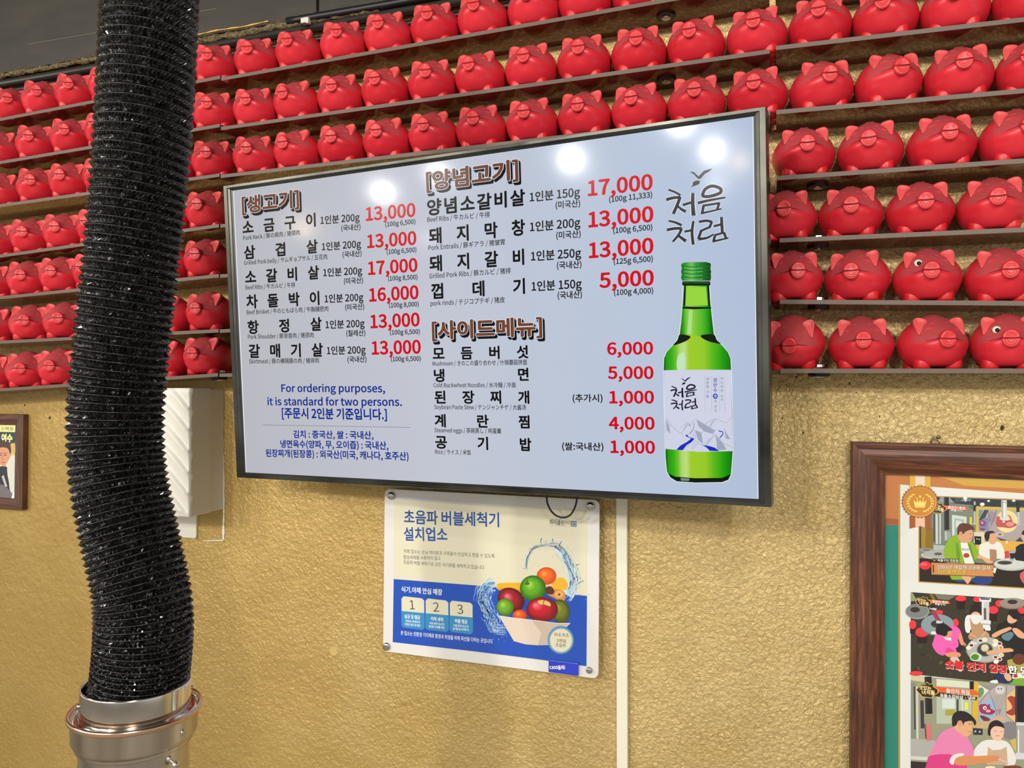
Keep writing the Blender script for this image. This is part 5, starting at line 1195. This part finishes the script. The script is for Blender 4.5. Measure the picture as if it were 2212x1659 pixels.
ln((196, 200, 202), [(1330, 170), (1330, 560)], 130); ln((110, 84, 78), [(1310, 340), (1315, 540)], 60); ln((235, 236, 236), [(1285, 190), (1290, 540)], 20); ln((220, 224, 226), [(1225, 200), (1425, 206)], 60); ln((60, 60, 90), [(1250, 184), (1400, 190)], 24); ln((222, 226, 228), [(1250, 580), (1420, 590)], 70); ln((120, 124, 130), [(1262, 610), (1410, 622)], 12)
p((242, 96, 176), [(440, 900), (500, 770), (700, 650), (840, 660), (910, 740), (915, 800), (860, 880), (870, 960), (830, 1090), (660, 1120), (600, 1150), (500, 1100), (425, 980)], 4); p((214, 64, 146), [(700, 1010), (800, 1090), (680, 1120), (640, 1080)], 2); p((228, 228, 226), [(610, 846), (740, 840), (750, 900), (660, 880)])
p((222, 150, 110), [(870, 800), (920, 780), (960, 920), (1005, 960), (960, 1000), (890, 930)], 2); p((222, 150, 110), [(640, 1110), (840, 1090), (905, 1120), (890, 1170), (700, 1175)], 2); p((216, 148, 112), [(560, 800), (700, 700), (760, 730), (750, 800), (640, 840)], 2); p((30, 26, 28), [(480, 720), (520, 620), (620, 600), (740, 680), (765, 720), (690, 740), (680, 790), (640, 820), (560, 800), (500, 780)], 3); p((38, 32, 48), [(820, 1020), (990, 960), (900, 1080), (840, 1080)]); p((214, 190, 180), [(720, 1190), (860, 1180), (940, 1380), (880, 1420), (770, 1260)], 2)
e((148, 150, 146), 1320, 1050, 320, 226); e((176, 178, 172), 1320, 1042, 305, 212); e((110, 112, 108), 1320, 1050, 140, 120); e((56, 54, 52), 1320, 1050, 122, 104); e((186, 180, 160), 1320, 1020, 72, 66)
for k in range(9): e((222, 212, 186), 1290 + (k % 3) * 30, 985 + (k // 3) * 30, 18, 13, k * 40)
for x, y, c_ in ((1245, 895, (90, 30, 30)), (1315, 880, (230, 224, 150)), (1090, 975, (110, 36, 30)), (1040, 1015, (236, 232, 160)), (1500, 900, (226, 220, 140)), (1570, 945, (120, 40, 30)), (1490, 965, (236, 232, 170)), (1500, 1175, (120, 40, 34)), (1570, 1210, (160, 50, 30)), (1600, 1140, (214, 196, 140)), (1510, 1255, (240, 238, 200)), (1590, 1010, (226, 130, 40))): e((240, 240, 236), x, y, 44, 34); e(c_, x, y, 32, 23)
p((208, 212, 206), [(1060, 1170), (1130, 1090), (1260, 1140), (1240, 1230), (1110, 1240)], 2); p((66, 140, 30), [(1080, 1170), (1140, 1120), (1215, 1150), (1190, 1220), (1110, 1215)], 3); p((214, 216, 216), [(1080, 900), (1200, 930), (1170, 960), (1060, 950)])
p((30, 30, 34), [(1540, 640), (1700, 560), (1760, 640), (2600, 700), (2600, 1300), (1990, 1200), (1800, 1160), (1700, 1000), (1560, 800)], 2); p((34, 26, 30), [(1720, 430), (1780, 370), (1900, 400), (1920, 500), (1880, 560), (1800, 520)], 2); p((226, 176, 140), [(1700, 500), (1730, 450), (1800, 520), (1880, 545), (1790, 600), (1710, 580)], 2); p((226, 168, 126), [(1440, 790), (1560, 720), (1740, 660), (1770, 700), (1600, 780), (1500, 840), (1445, 830)], 2)
p((96, 130, 144), [(1610, 800), (1760, 740), (1810, 800), (1720, 900), (1620, 860)], 2); p((226, 168, 126), [(1340, 1090), (1460, 1050), (1740, 1020), (1800, 1080), (1500, 1110), (1380, 1140)], 2); p((48, 40, 34), [(1850, 560), (1960, 540), (2100, 700), (2000, 780), (1880, 720)], 2); p((226, 168, 126), [(1780, 700), (1860, 680), (1990, 780), (1990, 860), (1880, 830)], 2)
p((176, 160, 74), [(1700, 1280), (1800, 1200), (2600, 1350), (2600, 1560), (1900, 1560), (1800, 1420), (1740, 1380)], 2); e((104, 56, 38), 1900, 1210, 112, 96); p((36, 44, 86), [(1500, 1480), (1640, 1420), (1780, 1500), (1780, 1620), (1530, 1600)], 2); p((226, 176, 140), [(1640, 1480), (1740, 1450), (1770, 1560), (1700, 1580)], 2); p((228, 226, 222), [(1790, 1440), (1990, 1450), (1990, 1560), (1780, 1540)]); e((190, 50, 44), 1840, 1500, 38, 26); p((116, 168, 50), [(1780, 1600), (1900, 1530), (2600, 1600), (2600, 1730), (1790, 1640)], 2); p((230, 230, 228), [(1410, 1580), (1520, 1560), (1540, 1620), (1420, 1610)], 2)
L9 = Q.layer + 1; wi, ri, ki = ik('captionwhite', (244, 240, 232)), ik('captionred', (226, 38, 44)), ik('captionblack', (30, 16, 16))
for s_, a, b, c_ in (('숯불', (650, 1345), (948, 1372), ri), ('먼저', (1018, 1380), (1318, 1406), ri), ('입장', (1396, 1408), (1698, 1438), ri), ('한', (1720, 1440), (1868, 1452), wi), ('덩어리', (1935, 1458), (2380, 1494), wi)):
    Q.text('photo_lettering', wi if c_ is ri else ki, s_, (a[0] + 3, a[1] + 6), (b[0] + 3, b[1] + 6), 152, .085, L9); Q.text('photo_lettering', ki, s_, a, b, 150, .065, L9 + 1); Q.text('photo_lettering', c_, s_, a, b, 150, .035, L9 + 2)
Q.layer = L9 + 2
def f2(x, y, sc_=False):
    k = .70
    return k if sc_ else (30 + x * k + (0), 15 + y * .68)
badge(f2, '옥돌구이', False)
# third photograph
Q.frame(1960, 1450, 7.937); Q.layer = 5
p((150, 152, 128), [(58, 75), (2600, 282), (2600, 3200), (58, 3200)]); p((206, 198, 160), [(58, 80), (290, 100), (300, 190), (58, 150)]); p((130, 140, 120), [(58, 190), (150, 200), (150, 1500), (58, 1500)]); ln((200, 206, 200), [(165, 260), (175, 1300)], 34); ln((226, 214, 90), [(165, 640), (166, 700)], 30); ln((60, 60, 58), [(120, 260), (130, 1000)], 26)
p((214, 220, 196), [(500, 130), (1060, 180), (1060, 290), (500, 250)]); p((178, 190, 170), [(500, 250), (1100, 320), (1100, 900), (500, 900)]); p((206, 220, 214), [(600, 470), (820, 480), (820, 640), (600, 640)]); p((166, 160, 60), [(650, 660), (820, 650), (820, 760), (650, 760)]); ln((70, 76, 70), [(860, 480), (860, 760)], 40); ln((210, 214, 196), [(940, 480), (945, 700)], 30); p((230, 232, 40), [(985, 530), (1040, 535), (1040, 660), (985, 655)])
ln((28, 26, 30), [(355, 90), (370, 730)], 120); ln((80, 78, 84), [(320, 100), (335, 700)], 6); ln((60, 56, 60), [(250, 500), (260, 980)], 60); ln((24, 22, 26), [(1105, 170), (1105, 310)], 64); p((214, 178, 50), [(1150, 180), (1220, 190), (1215, 860), (1110, 860), (1110, 640)])
p((176, 170, 170), [(1220, 220), (1850, 250), (1850, 900), (1220, 860)]); p((226, 222, 190), [(1220, 240), (1390, 250), (1400, 330), (1220, 480)]); p((96, 150, 120), [(1225, 290), (1300, 290), (1310, 380), (1240, 460), (1220, 440)], 2); p((150, 178, 206), [(1230, 560), (1380, 480), (1490, 490), (1530, 700), (1440, 860), (1220, 850)]); ln((44, 40, 46), [(1230, 550), (1400, 340), (1460, 500), (1530, 700), (1530, 860)], 7); ln((44, 40, 46), [(1250, 230), (1410, 330), (1540, 230)], 7); p((150, 140, 146), [(1260, 230), (1530, 235), (1410, 330)])
e((206, 204, 200), 1590, 320, 80, 76); e((90, 86, 90), 1560, 300, 14, 14); e((90, 86, 90), 1610, 300, 14, 14); p((170, 164, 160), [(1490, 420), (1680, 400), (1660, 560), (1580, 660), (1500, 560)], 2); p((226, 186, 120), [(1690, 430), (1850, 300), (1850, 880), (1700, 760)]); p((160, 60, 56), [(1710, 450), (1850, 440), (1850, 740), (1730, 740), (1700, 690), (1790, 640), (1780, 560)], 2); ln((44, 40, 46), [(1700, 250), (1690, 500), (1700, 760), (1850, 890)], 6); p((206, 170, 136), [(1500, 760), (1680, 800), (1600, 880), (1420, 870)]); p((160, 130, 140), [(1530, 650), (1620, 640), (1580, 760)])
p((150, 50, 92), [(1240, 570), (1340, 560), (1370, 580), (1410, 560), (1430, 640), (1510, 680), (1450, 740), (1330, 735), (1250, 700), (1230, 640)], 3); e((240, 240, 236), 1328, 628, 32, 32); e((16, 16, 18), 1332, 630, 14, 14); e((226, 170, 180), 1385, 680, 40, 24); p((110, 50, 60), [(1240, 765), (1300, 760), (1410, 810), (1400, 850), (1310, 850)], 2)
p((196, 170, 120), [(1110, 860), (1450, 850), (1400, 980), (1120, 970)]); p((52, 50, 54), [(1125, 970), (1290, 985), (1290, 1090), (1130, 1090)]); e((200, 200, 200), 1165, 1030, 14, 16); e((200, 200, 200), 1240, 1036, 14, 16); p((206, 176, 90), [(1740, 1140), (1860, 1150), (1870, 1400), (1800, 1300)]); p((130, 126, 130), [(1620, 900), (1860, 880), (1860, 1140), (1680, 1150)], 2)
ln((30, 26, 32), [(1925, 250), (1925, 880)], 150); ln((90, 80, 96), [(1870, 270), (1872, 870)], 8); ln((206, 208, 206), [(1865, 900), (2000, 905)], 60); ln((170, 168, 166), [(1940, 940), (1940, 1420)], 130); ln((230, 230, 228), [(1905, 1000), (1905, 1400)], 20); ln((210, 212, 214), [(1850, 1450), (2010, 1455)], 110)
p((170, 172, 166), [(58, 1150), (480, 1180), (480, 1520), (58, 1500)]); p((206, 208, 204), [(58, 1450), (380, 1470), (370, 1530), (58, 1510)]); p((44, 36, 36), [(58, 1540), (340, 1560), (320, 1900), (58, 1900)]); p((214, 110, 120), [(325, 910), (400, 900), (410, 1180), (330, 1200)]); ln((40, 36, 40), [(300, 900), (320, 1150)], 14)
p((226, 130, 176), [(560, 1070), (700, 980), (850, 960), (1000, 1080), (1120, 1300), (1160, 1450), (1000, 1600), (1050, 2200), (240, 2200), (340, 1560), (420, 1340)], 3); p((214, 60, 130), [(400, 1440), (720, 1420), (900, 1500), (1050, 1700), (1050, 2200), (240, 2200), (330, 1580)], 2)
p((224, 168, 128), [(800, 920), (860, 850), (960, 830), (1080, 860), (1115, 960), (1080, 1080), (1000, 1120), (900, 1060), (830, 1010)], 4); p((34, 30, 34), [(765, 900), (770, 770), (840, 690), (960, 680), (1080, 740), (1180, 860), (1150, 930), (1110, 850), (980, 870), (960, 930), (930, 850), (870, 850), (840, 920), (780, 940)], 3); e((214, 150, 112), 900, 890, 34, 50); ln((40, 26, 26), [(1045, 900), (1095, 905)], 9); ln((150, 60, 50), [(1045, 1035), (1090, 1030)], 8)
p((226, 226, 222), [(1180, 1290), (1300, 1190), (1440, 1170), (1640, 1180), (1760, 1260), (1860, 1480), (1800, 1620), (1500, 1560), (1180, 1500), (1140, 1400)], 3); p((200, 168, 138), [(1380, 1290), (1460, 1350), (1600, 1340), (1700, 1290), (1720, 1600), (1360, 1600)]); p((232, 192, 166), [(1430, 1000), (1500, 940), (1640, 960), (1650, 1080), (1580, 1190), (1480, 1170), (1430, 1090)], 4); p((34, 28, 32), [(1385, 970), (1420, 880), (1520, 835), (1620, 880), (1665, 970), (1600, 950), (1500, 940), (1430, 1000), (1420, 1100), (1380, 1080)], 3); ln((60, 36, 36), [(1490, 1020), (1540, 1025)], 6); ln((60, 36, 36), [(1590, 1030), (1640, 1030)], 6); ln((190, 70, 70), [(1510, 1105), (1580, 1105)], 8)
p((228, 226, 224), [(720, 1560), (760, 1450), (900, 1400), (980, 1430), (830, 1490), (790, 1600)], 2); p((214, 140, 90), [(800, 1560), (880, 1460), (1200, 1450), (1430, 1440), (1560, 1450), (1550, 1530), (1420, 1560), (1100, 1600), (880, 1610)], 3); ln((206, 206, 206), [(1560, 1500), (1800, 1600)], 14); e((120, 60, 40), 1800, 1650, 160, 40); e((236, 224, 180), 1420, 1650, 90, 30)
badge(lambda x, y, sc_=False: 1.0 if sc_ else (x, y), '옥돌소갈비살·냉면', True)
Q.finish()
gl_ = bpy.data.materials.new('frame_hook_metal')
c = at(2021, 940, -.006); bm = bmesh.new(); hk = mat('hook_metal', (150, 140, 110), rough=.3, metal=.9)
a, b = FMi @ at(2010, 957, -.006), FMi @ at(2030, 957, -.006); m_ = FMi @ at(2016, 943, -.006)
tube(bm, [a, a.lerp(m_, .7), m_, m_.lerp(b, .4), b], .0011, 6); build('hanging_wire', bm, hk, fr, True)
n3_ = FMi @ at(2027, 944, -.008); bm = bmesh.new(); bmesh.ops.create_uvsphere(bm, u_segments=12, v_segments=8, radius=.0034, matrix=Matrix.Translation(n3_)); tube(bm, [n3_, n3_ - Vector((0, 0, .010))], .0012, 6); build('nail', bm, hk, fr, True)
bpy.data.materials.remove(gl_)

# small dark frame at the left edge
x1 = -1.843; zt2, zb2 = at(50, 895, -.016).z, at(48, 1102, -.016).z; W2 = .24
FM2 = frame_matrix((x1 - W2, 0, zt2), (1, 0, 0), (0, 0, 1), (0, -1, 0))
lf = empty('picture_frame', FM2, 'small dark brown picture frame at the left edge with a portrait of a man', 'picture')
frame_members(lf, W2, zt2 - zb2, [(0, 0), (0, .0155), (.002, .0165), (.014, .0170), (.026, .0140), (.028, .0125), (.028, .008)], vx, vy)
sheet = bx('portrait_print', (.02, W2 - .02, -(zt2 - zb2) + .02, -.02, .006, .0085), mat('portrait_ground', (70, 76, 74), rough=.35), lf)
FM2i = FM2.inverted()
def proj_lf(px, py):
    d = ray(px, py); t_ = (-.0090 - EYE.y) / d.y; l = FM2i @ (EYE + d * t_); return l.x, l.y
Q = Surf(sheet, proj_lf, base=.0086); Q.frame(0, 860, 6.383)
p((226, 224, 150), [(-520, 350), (212, 362), (205, 470), (-520, 450)]); p((232, 230, 216), [(-520, 640), (205, 650), (195, 1400), (-520, 1380)]); p((44, 58, 62), [(-520, 450), (205, 470), (205, 650), (-520, 620)]); p((206, 176, 90), [(120, 660), (205, 620), (200, 800), (150, 790)], 2)
Q.text('portrait_lettering', ik('yellowcaption', (238, 236, 150)), '여수', (20, 590), (165, 600), 120, .05, Q.layer + 1); Q.text('portrait_lettering', ik('scribble', (80, 84, 60)), '오빠들', (10, 440), (185, 445), 60, .0, Q.layer + 1); Q.layer += 1
p((36, 38, 42), [(-400, 1120), (-60, 960), (60, 940), (110, 980), (130, 1200), (150, 1385), (-400, 1380)], 2); p((214, 212, 200), [(95, 970), (160, 800), (195, 800), (195, 1290), (140, 1290), (120, 1150)], 2); p((110, 104, 108), [(-400, 1260), (0, 1190), (100, 1240), (150, 1380), (-400, 1380)], 2); p((190, 186, 180), [(20, 1080), (50, 1060), (100, 1220), (70, 1220)])
p((212, 150, 112), [(-120, 680), (-20, 640), (90, 650), (140, 720), (150, 790), (110, 870), (70, 940), (20, 930), (-60, 860), (-110, 780)], 4); p((74, 46, 38), [(-130, 700), (-60, 610), (60, 595), (130, 630), (152, 710), (140, 770), (110, 700), (60, 680), (-20, 690), (-100, 760)], 3)
for x in (10, 70): ln((50, 34, 30), [(x - 18, 790), (x + 18, 786)], 9); ln((50, 34, 30), [(x - 22, 766), (x + 22, 758)], 8)
ln((150, 84, 66), [(36, 800), (30, 850), (50, 854)], 6); ln((160, 70, 64), [(18, 888), (68, 886)], 10); Q.finish()

COL.flush()
